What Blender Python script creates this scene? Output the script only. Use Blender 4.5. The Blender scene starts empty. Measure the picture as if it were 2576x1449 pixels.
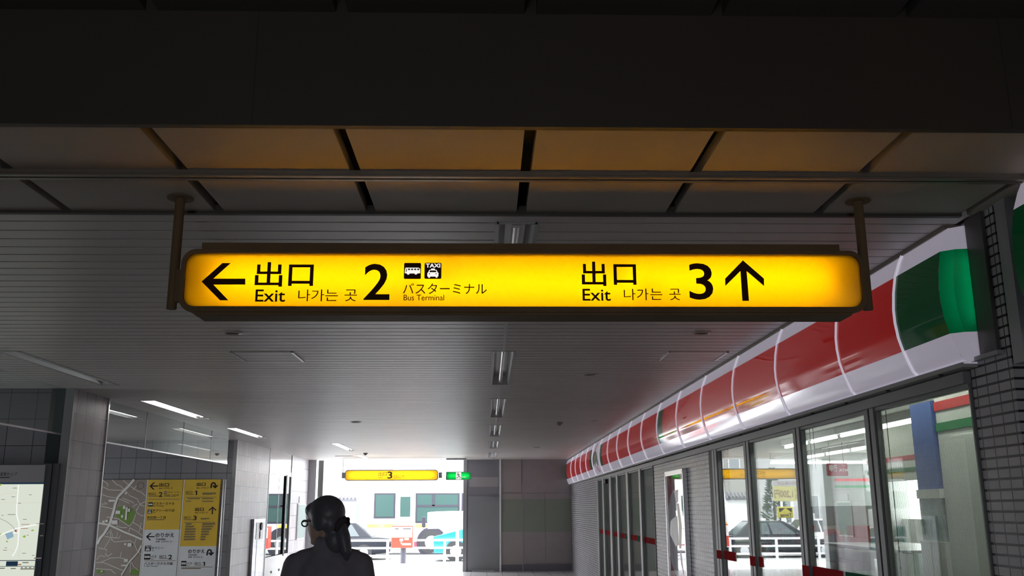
import bpy, bmesh, math, random
import numpy as np
from mathutils import Vector, Matrix

random.seed(7)
SC = bpy.context.scene
COL = SC.collection

# ------------------------------------------------------------------ camera
IW, IH, FPX, CAMZ = 2576, 1449, 2350.0, 1.6
PITCH, YAW, ROLL = math.atan(557 / 2350.0), math.radians(1.56), -0.0045
_cy, _sy, _cp, _sp = math.cos(YAW), math.sin(YAW), math.cos(PITCH), math.sin(PITCH)
FWD = np.array([_sy * _cp, _cy * _cp, _sp])
_rt = np.array([_cy, -_sy, 0.0])
_up = np.cross(_rt, FWD)
RT = _rt * math.cos(ROLL) + _up * math.sin(ROLL)
UP = _up * math.cos(ROLL) - _rt * math.sin(ROLL)
cam = bpy.data.cameras.new('camera')
cam.sensor_width = 36.0
cam.lens = FPX / IW * 36.0
cam.clip_start, cam.clip_end = 0.05, 400
camo = bpy.data.objects.new('camera', cam)
COL.objects.link(camo)
M = Matrix.Identity(4)
for i in range(3):
    M[i][0], M[i][1], M[i][2] = RT[i], UP[i], -FWD[i]
M[2][3] = CAMZ
camo.matrix_world = M
SC.camera = camo

# ------------------------------------------------------------------ world, light, exposure
SKY = 12.0
w = bpy.data.worlds.new('sky'); SC.world = w; w.use_nodes = True
bg = w.node_tree.nodes['Background']
bg.inputs[0].default_value = (0.93, 0.96, 1.0, 1)
bg.inputs[1].default_value = SKY
SC.view_settings.view_transform = 'Standard'
SC.view_settings.look = 'None'
SC.view_settings.exposure = 0.0
SC.view_settings.gamma = 1.0
SC.view_settings.use_curve_mapping = False
try:
    SC.cycles.use_denoising = True
    SC.cycles.diffuse_bounces = 7
    SC.cycles.max_bounces = 14
    SC.cycles.sample_clamp_indirect = 6.0
except Exception:
    pass
def portal(name, loc, rot, sx, sy):
    l = bpy.data.lights.new(name, 'AREA'); l.shape = 'RECTANGLE'; l.size, l.size_y = sx, sy
    l.energy = 1.0
    l.cycles.is_portal = True
    o = bpy.data.objects.new(name, l); o.location = loc; o.rotation_euler = rot; COL.objects.link(o)
portal('daylight_exit', (-2.6, 26.2, 1.45), (math.radians(-90), 0, 0), 4.1, 3.0)
portal('added_daylight_side', (-9.5, 9.87, 1.0), (0, math.radians(-90), 0), 2.05, .95)  # unseen opening, added to brighten the wall behind the map case

portal('added_daylight_back', (-.95, -7.3, 1.05), (math.radians(90), 0, 0), 1.2, 2.2)  # unseen opening, added so daylight reaches the person's back
portal('added_daylight_passage', (-9.5, 15.65, 0.95), (0, math.radians(-90), 0), 2.0, 1.0)  # unseen opening, added to brighten the boards in the alcove
# ------------------------------------------------------------------ helpers
def P(px, py, ax, v):
    """where the sight line through a photo pixel meets the plane ax = v"""
    d = RT * (px - IW / 2) / FPX - UP * (py - IH / 2) / FPX + FWD
    i = 'xyz'.index(ax)
    o = np.array([0, 0, CAMZ])
    return o + d * ((v - o[i]) / d[i])

def mat(name, col, rough=0.5, metal=0.0, spec=0.5, emit=None, estr=0.0, coat=0.0, var=0.0, vscale=4.0, bump=0.0, bscale=60.0, stretch=None):
    m = bpy.data.materials.new(name); m.use_nodes = True
    nt = m.node_tree; b = nt.nodes['Principled BSDF']
    b.inputs['Base Color'].default_value = (*col, 1)
    b.inputs['Roughness'].default_value = rough
    b.inputs['Metallic'].default_value = metal
    b.inputs['Specular IOR Level'].default_value = spec
    b.inputs['Coat Weight'].default_value = coat
    b.inputs['Coat Roughness'].default_value = 0.04
    if emit:
        b.inputs['Emission Color'].default_value = (*emit, 1)
        b.inputs['Emission Strength'].default_value = estr
    if var > 0 or bump > 0:
        tc = nt.nodes.new('ShaderNodeTexCoord')
        mp = nt.nodes.new('ShaderNodeMapping')
        if stretch: mp.inputs['Scale'].default_value = stretch
        nt.links.new(tc.outputs['Object'], mp.inputs[0])
    if var > 0:
        n = nt.nodes.new('ShaderNodeTexNoise'); n.inputs['Scale'].default_value = vscale; n.inputs['Detail'].default_value = 5
        nt.links.new(mp.outputs[0], n.inputs[0])
        r = nt.nodes.new('ShaderNodeMapRange'); r.inputs[1].default_value = 0.3; r.inputs[2].default_value = 0.7
        r.inputs[3].default_value = 1 - var; r.inputs[4].default_value = 1 + var
        nt.links.new(n.outputs[0], r.inputs[0])
        x = nt.nodes.new('ShaderNodeVectorMath'); x.operation = 'SCALE'; x.inputs[0].default_value = col
        nt.links.new(r.outputs[0], x.inputs['Scale'])
        nt.links.new(x.outputs[0], b.inputs['Base Color'])
    if bump > 0:
        n2 = nt.nodes.new('ShaderNodeTexNoise'); n2.inputs['Scale'].default_value = bscale; n2.inputs['Detail'].default_value = 3
        nt.links.new(mp.outputs[0], n2.inputs[0])
        bp = nt.nodes.new('ShaderNodeBump'); bp.inputs['Strength'].default_value = bump; bp.inputs['Distance'].default_value = 0.01
        nt.links.new(n2.outputs[0], bp.inputs['Height'])
        nt.links.new(bp.outputs[0], b.inputs['Normal'])
    return m

def emis(name, col, s):
    m = bpy.data.materials.new(name); m.use_nodes = True
    nt = m.node_tree; nt.nodes.clear()
    e = nt.nodes.new('ShaderNodeEmission'); e.inputs[0].default_value = (*col, 1); e.inputs[1].default_value = s
    o = nt.nodes.new('ShaderNodeOutputMaterial'); nt.links.new(e.outputs[0], o.inputs[0])
    return m

def trans(name, col, gloss=0.05, body=0.15):
    """milky acrylic: lets light of the lamps behind it through"""
    m = bpy.data.materials.new(name); m.use_nodes = True
    nt = m.node_tree; nt.nodes.clear()
    t = nt.nodes.new('ShaderNodeBsdfTranslucent'); t.inputs[0].default_value = (*col, 1)
    d = nt.nodes.new('ShaderNodeBsdfDiffuse'); d.inputs[0].default_value = (*col, 1)
    mx = nt.nodes.new('ShaderNodeMixShader'); mx.inputs[0].default_value = body
    nt.links.new(t.outputs[0], mx.inputs[1]); nt.links.new(d.outputs[0], mx.inputs[2])
    g = nt.nodes.new('ShaderNodeBsdfGlossy'); g.inputs['Roughness'].default_value = 0.15
    m2 = nt.nodes.new('ShaderNodeMixShader'); m2.inputs[0].default_value = gloss
    nt.links.new(mx.outputs[0], m2.inputs[1]); nt.links.new(g.outputs[0], m2.inputs[2])
    o = nt.nodes.new('ShaderNodeOutputMaterial'); nt.links.new(m2.outputs[0], o.inputs[0])
    return m

def glass(name, tint=(0.9, 0.95, 0.93), boost=0.0, rough=0.0, milk=None, milk_amt=0.0):
    """window pane: clear straight on, mirror-like at grazing angles"""
    m = bpy.data.materials.new(name); m.use_nodes = True
    nt = m.node_tree; nt.nodes.clear()
    t = nt.nodes.new('ShaderNodeBsdfTransparent'); t.inputs[0].default_value = (*tint, 1)
    g = nt.nodes.new('ShaderNodeBsdfGlossy'); g.inputs['Roughness'].default_value = rough
    f = nt.nodes.new('ShaderNodeFresnel')
    ge = nt.nodes.new('ShaderNodeNewGeometry')     # same reflectance on both faces of the pane
    ir = nt.nodes.new('ShaderNodeMapRange'); ir.inputs[3].default_value = 1.5; ir.inputs[4].default_value = 1 / 1.5
    nt.links.new(ge.outputs['Backfacing'], ir.inputs[0]); nt.links.new(ir.outputs[0], f.inputs[0])
    fac = f.outputs[0]
    if boost:
        a = nt.nodes.new('ShaderNodeMath'); a.operation = 'ADD'; a.inputs[1].default_value = boost; a.use_clamp = True
        nt.links.new(fac, a.inputs[0]); fac = a.outputs[0]
    base = t.outputs[0]
    if milk:
        d = nt.nodes.new('ShaderNodeBsdfDiffuse'); d.inputs[0].default_value = (*milk, 1)
        k = nt.nodes.new('ShaderNodeMixShader'); k.inputs[0].default_value = milk_amt
        nt.links.new(base, k.inputs[1]); nt.links.new(d.outputs[0], k.inputs[2]); base = k.outputs[0]
    x = nt.nodes.new('ShaderNodeMixShader')
    nt.links.new(fac, x.inputs[0]); nt.links.new(base, x.inputs[1]); nt.links.new(g.outputs[0], x.inputs[2])
    o = nt.nodes.new('ShaderNodeOutputMaterial'); nt.links.new(x.outputs[0], o.inputs[0])
    return m

def tiles(name, c1, c2, mortar, bw, bh, mw, plane, off=(0, 0), rough=0.3, bump=0.4, bond=0.0, coat=0.0, var=0.06, row=0.0):
    m = bpy.data.materials.new(name); m.use_nodes = True
    nt = m.node_tree; b = nt.nodes['Principled BSDF']
    b.inputs['Roughness'].default_value = rough
    b.inputs['Coat Weight'].default_value = coat
    g = nt.nodes.new('ShaderNodeNewGeometry')
    s = nt.nodes.new('ShaderNodeSeparateXYZ'); nt.links.new(g.outputs['Position'], s.inputs[0])
    nrm = nt.nodes.new('ShaderNodeSeparateXYZ'); nt.links.new(g.outputs['True Normal'], nrm.inputs[0])
    c = nt.nodes.new('ShaderNodeCombineXYZ')
    if plane == 'auto':      # walls: u runs along the wall whichever way it faces
        ab = nt.nodes.new('ShaderNodeMath'); ab.operation = 'ABSOLUTE'; nt.links.new(nrm.outputs[0], ab.inputs[0])
        gt = nt.nodes.new('ShaderNodeMath'); gt.operation = 'GREATER_THAN'; gt.inputs[1].default_value = 0.5
        nt.links.new(ab.outputs[0], gt.inputs[0])
        mx = nt.nodes.new('ShaderNodeMix'); mx.data_type = 'FLOAT'
        nt.links.new(gt.outputs[0], mx.inputs[0]); nt.links.new(s.outputs[0], mx.inputs[2]); nt.links.new(s.outputs[1], mx.inputs[3])
        u, v = mx.outputs[0], s.outputs[2]
    else:
        u, v = s.outputs['xyz'.index(plane[0])], s.outputs['xyz'.index(plane[1])]
    for i, (q, k) in enumerate(((u, off[0]), (v, off[1]))):
        a = nt.nodes.new('ShaderNodeMath'); a.operation = 'ADD'; a.inputs[1].default_value = k + 40 * (bw if i == 0 else bh)
        nt.links.new(q, a.inputs[0]); nt.links.new(a.outputs[0], c.inputs[i])
    br = nt.nodes.new('ShaderNodeTexBrick')
    br.offset = bond; br.inputs['Scale'].default_value = 1.0
    br.inputs['Color1'].default_value = (*c1, 1); br.inputs['Color2'].default_value = (*c2, 1); br.inputs['Mortar'].default_value = (*mortar, 1)
    br.inputs['Mortar Size'].default_value = mw; br.inputs['Mortar Smooth'].default_value = 0.1
    br.inputs['Brick Width'].default_value = bw; br.inputs['Row Height'].default_value = bh
    nt.links.new(c.outputs[0], br.inputs['Vector'])
    colr = br.outputs[0]
    if row:      # deep dark bed joints
        sv = nt.nodes.new('ShaderNodeSeparateXYZ'); nt.links.new(c.outputs[0], sv.inputs[0])
        md = nt.nodes.new('ShaderNodeMath'); md.operation = 'MODULO'; md.inputs[1].default_value = bh; nt.links.new(sv.outputs[1], md.inputs[0])
        lt = nt.nodes.new('ShaderNodeMath'); lt.operation = 'LESS_THAN'; lt.inputs[1].default_value = row; nt.links.new(md.outputs[0], lt.inputs[0])
        mc = nt.nodes.new('ShaderNodeMix'); mc.data_type = 'RGBA'; mc.inputs[7].default_value = (*mortar, 1)
        nt.links.new(lt.outputs[0], mc.inputs[0]); nt.links.new(colr, mc.inputs[6]); colr = mc.outputs[2]
    n = nt.nodes.new('ShaderNodeTexNoise'); n.inputs['Scale'].default_value = 3.0; n.inputs['Detail'].default_value = 6
    nt.links.new(g.outputs['Position'], n.inputs[0])
    r = nt.nodes.new('ShaderNodeMapRange'); r.inputs[1].default_value = 0.3; r.inputs[2].default_value = 0.7
    r.inputs[3].default_value = 1 - var; r.inputs[4].default_value = 1 + var
    nt.links.new(n.outputs[0], r.inputs[0])
    x = nt.nodes.new('ShaderNodeVectorMath'); x.operation = 'SCALE'
    nt.links.new(colr, x.inputs[0]); nt.links.new(r.outputs[0], x.inputs['Scale'])
    nt.links.new(x.outputs[0], b.inputs['Base Color'])
    bp = nt.nodes.new('ShaderNodeBump'); bp.inputs['Strength'].default_value = bump; bp.inputs['Distance'].default_value = 0.004; bp.invert = True
    nt.links.new(br.outputs['Fac'], bp.inputs['Height']); nt.links.new(bp.outputs[0], b.inputs['Normal'])
    return m

class MB:
    """collects geometry in world coordinates; build() links it as ONE mesh object"""
    def __init__(s): s.v, s.f, s.m = [], [], []
    def add(s, vs, fs, mi=0):
        k = len(s.v); s.v += [tuple(map(float, p)) for p in vs]
        s.f += [tuple(i + k for i in f) for f in fs]; s.m += [mi] * len(fs); return s
    def box(s, a, b, mi=0):
        x0, y0, z0 = [min(p, q) for p, q in zip(a, b)]; x1, y1, z1 = [max(p, q) for p, q in zip(a, b)]
        return s.add([(x0, y0, z0), (x1, y0, z0), (x1, y1, z0), (x0, y1, z0), (x0, y0, z1), (x1, y0, z1), (x1, y1, z1), (x0, y1, z1)],
                     [(0, 3, 2, 1), (4, 5, 6, 7), (0, 1, 5, 4), (1, 2, 6, 5), (2, 3, 7, 6), (3, 0, 4, 7)], mi)
    def cyl(s, p, q, r0, r1=None, n=16, mi=0, caps=True):
        r1 = r0 if r1 is None else r1
        p, q = Vector(p), Vector(q); d = (q - p).normalized()
        a = d.orthogonal().normalized(); b = d.cross(a)
        vs = [p + (a * math.cos(2 * math.pi * i / n) + b * math.sin(2 * math.pi * i / n)) * r0 for i in range(n)]
        vs += [q + (a * math.cos(2 * math.pi * i / n) + b * math.sin(2 * math.pi * i / n)) * r1 for i in range(n)]
        fs = [(i, (i + 1) % n, n + (i + 1) % n, n + i) for i in range(n)]
        if caps: fs += [tuple(range(n - 1, -1, -1)), tuple(range(n, 2 * n))]
        return s.add(vs, fs, mi)
    def tube(s, pts, r, n=8, mi=0):
        pts = [Vector(p) for p in pts]; rings = []
        for i, p in enumerate(pts):
            d = (pts[min(i + 1, len(pts) - 1)] - pts[max(i - 1, 0)]).normalized()
            ref = Vector((0, 1, 0)) if abs(d.y) < 0.9 else Vector((1, 0, 0))
            a = d.cross(ref).normalized(); b = d.cross(a)
            rings.append([p + (a * math.cos(2 * math.pi * k / n) + b * math.sin(2 * math.pi * k / n)) * r for k in range(n)])
        return s.loft(rings, mi)
    def loft(s, rings, mi=0, caps=True, closed=True):
        n = len(rings[0]); vs = [p for r in rings for p in r]; fs = []
        for j in range(len(rings) - 1):
            for i in range(n if closed else n - 1):
                k = (i + 1) % n
                fs.append((j * n + i, j * n + k, (j + 1) * n + k, (j + 1) * n + i))
        if caps and closed:
            fs += [tuple(range(n - 1, -1, -1)), tuple((len(rings) - 1) * n + i for i in range(n))]
        return s.add(vs, fs, mi)
    def prism(s, poly, d, mi=0):
        """closed prism of a planar polygon swept by vector d"""
        n = len(poly); d = Vector(d); a = [Vector(p) for p in poly]; b = [p + d for p in a]
        return s.add(a + b, [tuple(range(n - 1, -1, -1)), tuple(range(n, 2 * n))] + [(i, (i + 1) % n, n + (i + 1) % n, n + i) for i in range(n)], mi)
    def ell(s, c, r, n=16, mi=0, rot=None):
        bm = bmesh.new(); bmesh.ops.create_uvsphere(bm, u_segments=n, v_segments=max(6, n // 2), radius=1)
        R = rot.to_matrix() if rot is not None else Matrix.Identity(3)
        vs = [R @ Vector((v.co.x * r[0], v.co.y * r[1], v.co.z * r[2])) + Vector(c) for v in bm.verts]
        fs = [[v.index for v in f.verts] for f in bm.faces]; bm.free()
        return s.add(vs, fs, mi)
    def build(s, name, mats, parent=None, org=None, smooth=False, bevel=0.0):
        if not isinstance(mats, (list, tuple)): mats = [mats]
        if parent is not None: o0 = Vector(ORG[parent.name])
        elif org is not None: o0 = Vector(org)
        else:
            a = np.array(s.v); lo, hi = a.min(0), a.max(0)
            o0 = Vector(((lo[0] + hi[0]) / 2, (lo[1] + hi[1]) / 2, lo[2]))
        me = bpy.data.meshes.new(name)
        me.from_pydata([tuple(Vector(p) - o0) for p in s.v], [], s.f)
        for m in mats: me.materials.append(m)
        if len(mats) > 1: me.polygons.foreach_set('material_index', s.m)
        if smooth: me.polygons.foreach_set('use_smooth', [True] * len(me.polygons))
        bm = bmesh.new(); bm.from_mesh(me); bmesh.ops.recalc_face_normals(bm, faces=bm.faces); bm.to_mesh(me); bm.free()
        me.update()
        o = bpy.data.objects.new(name, me); COL.objects.link(o)
        if parent is not None: o.parent = parent
        else: o.location = o0
        ORG[o.name] = tuple(o0)
        if bevel:
            b = o.modifiers.new('edge', 'BEVEL'); b.width = bevel; b.segments = 2; b.limit_method = 'ANGLE'
        return o
ORG = {}

def tag(o, label, cat, group=None, kind=None):
    o['label'] = label; o['category'] = cat
    if group: o['group'] = group
    if kind: o['kind'] = kind
    return o
def thing(name, loc, label, cat, group=None):
    o = bpy.data.objects.new(name, None); COL.objects.link(o); o.location = loc; o.empty_display_size = 0.1
    ORG[o.name] = tuple(loc)
    return tag(o, label, cat, group)
def struct(o, label=None):
    o['kind'] = 'structure'
    if label: o['label'] = label
    return o
def dup(root, loc, label, group=None):
    def cp(o, par):
        c = o.copy(); COL.objects.link(c)
        if par is not None: c.parent = par
        for ch in [x for x in bpy.data.objects if x.parent == o]: cp(ch, c)
        return c
    r = cp(root, None); r.location = loc; r['label'] = label
    if group: r['group'] = group
    ORG[r.name] = tuple(loc)
    return r

_fc = {}
def glyphs(body, bold=0.0):
    """outline of a text as a flat mesh scaled to the unit box: verts, faces, width/height"""
    key = (body, bold)
    if body == '1':      # a one with a flag, as on the boards
        return [(.55, 0), (1, 0), (1, 1), (.70, 1), (0, .82), (0, .68), (.55, .82)], [(0, 1, 2, 3, 6), (3, 4, 5, 6)]
    if key not in _fc:
        c = bpy.data.curves.new('text', 'FONT'); c.body = body; c.offset = bold; c.resolution_u = 4
        o = bpy.data.objects.new('text', c); COL.objects.link(o); bpy.context.view_layer.update()
        me = o.to_mesh()
        vs = [(v.co.x, v.co.y) for v in me.vertices]; fs = [tuple(p.vertices) for p in me.polygons]
        o.to_mesh_clear(); bpy.data.objects.remove(o); bpy.data.curves.remove(c)
        xs, ys = [v[0] for v in vs], [v[1] for v in vs]
        x0, x1, y0, y1 = min(xs), max(xs), min(ys), max(ys)
        _fc[key] = ([((x - x0) / (x1 - x0), (y - y0) / max(1e-6, y1 - y0)) for x, y in vs], fs)
    return _fc[key]

class Face:
    """a flat face in the place (its origin, right, up and outward directions) to put lettering and prints on"""
    def __init__(s, o, u, v, n): s.o, s.u, s.v, s.n = map(Vector, (o, u, v, n))
    def at(s, a, b, off=0.0): return s.o + s.u * a + s.v * b + s.n * off
    def text(s, mb, body, a0, a1, b0, b1, off=0.002, bold=0.0, mi=0):
        vs, fs = glyphs(body, bold)
        mb.add([s.at(a0 + x * (a1 - a0), b0 + y * (b1 - b0), off) for x, y in vs], fs, mi)
    def poly(s, mb, pts, off=0.002, mi=0):
        bm = bmesh.new(); vs = [bm.verts.new((p[0], p[1], 0)) for p in pts]; bm.faces.new(vs)
        bmesh.ops.triangulate(bm, faces=bm.faces); bm.verts.index_update()
        mb.add([s.at(v.co.x, v.co.y, off) for v in bm.verts], [tuple(v.index for v in f.verts) for f in bm.faces], mi); bm.free()
    def rect(s, mb, a0, a1, b0, b1, off=0.002, mi=0):
        mb.add([s.at(a0, b0, off), s.at(a1, b0, off), s.at(a1, b1, off), s.at(a0, b1, off)], [(0, 1, 2, 3)], mi)
    def disc(s, mb, a, b, ra, rb=None, off=0.002, mi=0, n=24):
        rb = rb or ra
        mb.add([s.at(a + ra * math.cos(2 * math.pi * i / n), b + rb * math.sin(2 * math.pi * i / n), off) for i in range(n)], [tuple(range(n))], mi)
    def line(s, mb, pts, wd, off=0.002, mi=0):
        """a stroke of width wd through 2D points"""
        pts = [Vector((p[0], p[1])) for p in pts]; L, R = [], []
        for i, p in enumerate(pts):
            d = (pts[min(i + 1, len(pts) - 1)] - pts[max(i - 1, 0)]);  d = d.normalized() if d.length > 0 else Vector((1, 0))
            nn = Vector((-d.y, d.x)) * wd / 2
            L.append(p + nn); R.append(p - nn)
        for i in range(len(pts) - 1):
            mb.add([s.at(*R[i], off), s.at(*R[i + 1], off), s.at(*L[i + 1], off), s.at(*L[i], off)], [(0, 1, 2, 3)], mi)
def facey(y): return Face((0, y, 0), (1, 0, 0), (0, 0, 1), (0, -1, 0))     # faces the camera; a = x, b = z
def pix_y(pts, y, sc=1.0, ox=0, oy=0):
    """photo pixels -> (x, z) on the plane Y = y"""
    return [(lambda q: (q[0], q[2]))(P(ox + a / sc, oy + b / sc, 'y', y)) for a, b in pts]
def pbox(x0, y0, x1, y1, y, sc=1.0, ox=0, oy=0):
    (a0, b1), (a1, b0) = pix_y([(x0, y0), (x1, y1)], y, sc, ox, oy)
    return a0, a1, b0, b1
def rrect(a0, a1, b0, b1, r, n=6):
    pts = []
    for cx, cz, t in ((a1 - r, b1 - r, 0), (a0 + r, b1 - r, 90), (a0 + r, b0 + r, 180), (a1 - r, b0 + r, 270)):
        for i in range(n + 1):
            q = math.radians(t + 90 * i / n); pts.append((cx + r * math.cos(q), cz + r * math.sin(q)))
    return pts
def ring(mb, outer, inner, y0, y1, mi=0):
    """a frame between two loops of the same count, swept from y0 to y1"""
    n = len(outer); vs = []
    for lp, y in ((outer, y0), (inner, y0), (outer, y1), (inner, y1)): vs += [(p[0], y, p[1]) for p in lp]
    fs = []
    for i in range(n):
        k = (i + 1) % n
        fs += [(i, k, n + k, n + i), (2 * n + i, 3 * n + i, 3 * n + k, 2 * n + k), (i, 2 * n + i, 2 * n + k, k), (n + i, n + k, 3 * n + k, 3 * n + i)]
    mb.add(vs, fs, mi)

# ------------------------------------------------------------------ materials
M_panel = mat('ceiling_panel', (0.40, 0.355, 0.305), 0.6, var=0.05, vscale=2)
M_riser = mat('riser_darkened', (0.048, 0.038, 0.026), 0.6, var=0.06, vscale=2)  # shade put into the colour, offsets the added daylight from behind
M_dark = mat('slot_dark', (0.03, 0.03, 0.03), 0.8)
M_slat = mat('slat_paint', (0.56, 0.52, 0.505), 0.42, var=0.04, vscale=1.5)
M_plenum = mat('plenum', (0.05, 0.05, 0.05), 0.9)
M_rail = mat('rail_metal', (0.20, 0.175, 0.145), 0.4, 0.3)
M_edge = mat('edge_dark', (0.06, 0.052, 0.045), 0.6)
M_alu = mat('aluminium', (0.38, 0.39, 0.40), 0.42, 0.25, var=0.05, vscale=6, stretch=(8, 8, 0.5))
M_steel = mat('brushed_steel', (0.62, 0.62, 0.64), 0.27, 1.0, var=0.06, vscale=8, stretch=(10, 10, 0.6))
M_brown = mat('brown_enamel', (0.17, 0.115, 0.06), 0.6, 0.0, spec=0.15, var=0.1)
M_text = mat('letter_brown', (0.05, 0.018, 0.004), 0.6, spec=0.1)
M_black = mat('print_black', (0.02, 0.018, 0.02), 0.5, spec=0.2)
M_white = mat('print_white', (0.85, 0.85, 0.85), 0.5)
M_wpaint = mat('white_paint', (0.8, 0.8, 0.8), 0.4, var=0.03)
M_grey = mat('grey_paint', (0.30, 0.31, 0.33), 0.4, var=0.05)
M_tile_l = tiles('stone_tile', (0.27, 0.245, 0.27), (0.40, 0.365, 0.39), (0.06, 0.055, 0.06), 0.24, 0.295, 0.006, 'auto', rough=0.42, coat=0.0)
M_tile_f = tiles('dark_tile', (0.22, 0.23, 0.25), (0.27, 0.27, 0.29), (0.05, 0.05, 0.055), 0.29, 0.29, 0.0045, 'auto', rough=0.35, coat=0.1, off=(0.03, 0.02))
M_brick = tiles('glazed_brick', (0.44, 0.43, 0.46), (0.52, 0.51, 0.53), (0.015, 0.015, 0.018), 0.0955, 0.0468, 0.0036, 'auto', rough=0.35, off=(0.015, 0.012), bump=0.7, row=0.0075)
M_floor = tiles('granite_floor', (0.42, 0.41, 0.42), (0.48, 0.47, 0.47), (0.12, 0.12, 0.12), 0.4, 0.4, 0.004, 'xy', rough=0.25, bump=0.1)
M_glass = glass('shop_glass', (0.94, 0.98, 0.96))
M_glass_c = glass('smoke_curtain_glass', (0.88, 0.93, 0.92), boost=0.03)
M_shopwhite = mat('shop_white', (0.72, 0.74, 0.68), 0.5, var=0.03)
M_red = mat('shop_red', (0.55, 0.02, 0.02), 0.35)
M_green = mat('shop_green', (0.01, 0.20, 0.06), 0.35)
M_tube = emis('tube_light', (1.0, 0.97, 0.93), 20.0)
M_tube_off = mat('tube_glass_off', (0.75, 0.75, 0.75), 0.25)
M_reflector = mat('lamp_reflector', (0.62, 0.62, 0.62), 0.3, 0.5)

H, H2, YR, YT = 2.925, 3.363, 3.121, 4.095
XS = 2.28
PIT = 0.1475

# ------------------------------------------------------------------ floor, ceilings
struct(MB().box((-9.4, -7, -0.1), (9.9, 26.1, 0)).build('floor', M_floor, org=(0, 10, 0)))

SLOTS = [-1.9 + 0.685 * k for k in range(-11, 7)]
def slotted(name, x0, x1, y0, y1, z, sw=0.044, mp=None):
    mb = MB(); xs = [x0]
    for s in SLOTS:
        if x0 + 0.1 < s < x1 - 0.1: xs += [s - sw / 2, s + sw / 2]
    xs.append(x1)
    for a, b in zip(xs[0::2], xs[1::2]): mb.box((a, y0, z), (b, y1, z + 0.05), 0)
    mb.box((x0, y0, z + 0.09), (x1, y1, z + 0.12), 1)
    return struct(mb.build(name, [mp or M_panel, M_dark]))
slotted('ceiling_concourse', -9.2, 3.9, -7.0, YR, H2, mp=mat('panel_darkened', (.08, .078, .066), .7))  # panel colour darkened to keep this ceiling in shade despite the added daylight
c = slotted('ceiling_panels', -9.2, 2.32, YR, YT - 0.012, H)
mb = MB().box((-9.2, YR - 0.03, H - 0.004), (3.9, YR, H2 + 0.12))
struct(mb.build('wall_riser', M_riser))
mb = MB()
for x in (-0.83 , 1.89): mb.box((x - 0.002, YR - 0.031, H), (x + 0.002, YR - 0.029, H2), 0)
o = mb.build('trim_joint', M_dark); struct(o)
# rail under the panels
mb = MB()
mb.box((-9.2, 3.548, H - 0.016), (2.9, 3.622, H)); mb.box((-9.2, 3.552, H - 0.024), (2.9, 3.574, H - 0.01)); mb.box((-9.2, 3.592, H - 0.024), (2.9, 3.612, H - 0.01))
struct(mb.build('trim_ceiling_rail', M_rail), None)
mb = MB().box((-9.2, YT - 0.014, H - 0.012), (2.2, YT + 0.014, H + 0.03))
struct(mb.build('trim_ceiling_edge', M_edge))

# recessed lights: x0, x1, y0, y1 (snapped to the slats)
def snap(y): return 4.249 + round((y - 4.249) / PIT) * PIT
CL = [(0.045, 0.238, snap(y), snap(y + 2.26)) for y in (4.24, 7.87, 11.53, 15.2, 18.85, 22.5)]
LL = [(-4.155, -3.975, snap(7.87), snap(10.14)), (-4.275, -4.085, snap(11.64), snap(13.98)), (-4.29, -4.12, snap(15.6), snap(17.85)),
      (-3.17, -3.02, snap(19.35), snap(21.8)), (-3.25, -3.09, snap(23.4), snap(25.6))]
HOLES = CL + LL
mb = MB()
nrow = int((25.95 - 4.1) / PIT) + 1
for k in range(nrow):
    y0 = 4.249 - PIT + k * PIT + 0.009; y1 = y0 + PIT - 0.018; ym = (y0 + y1) / 2
    iv = [(-9.2, 2.25)]
    for hx0, hx1, hy0, hy1 in HOLES:
        if hy0 < ym < hy1:
            nv = []
            for a, b in iv:
                if hx0 > a and hx1 < b: nv += [(a, hx0), (hx1, b)]
                else: nv.append((a, b))
            iv = nv
    for a, b in iv: mb.box((a, y0, H), (b, y1, H + 0.04))
struct(mb.build('ceiling_slats', M_slat, org=(0, 15, H)))
struct(MB().box((-9.2, 4.09, H + 0.11), (2.4, 26.1, H + 0.16)).build('ceiling_plenum', M_plenum))
mb = MB()
cuts = [4.12] + [v for h in CL for v in (h[2] - 0.02, h[3] + 0.02)] + [25.9]
for a, b in zip(cuts[0::2], cuts[1::2]):
    if b - a > 0.05: mb.box((0.128, a, H - 0.004), (0.152, b, H + 0.004))
struct(mb.build('trim_ceiling_seam', M_slat))

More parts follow.
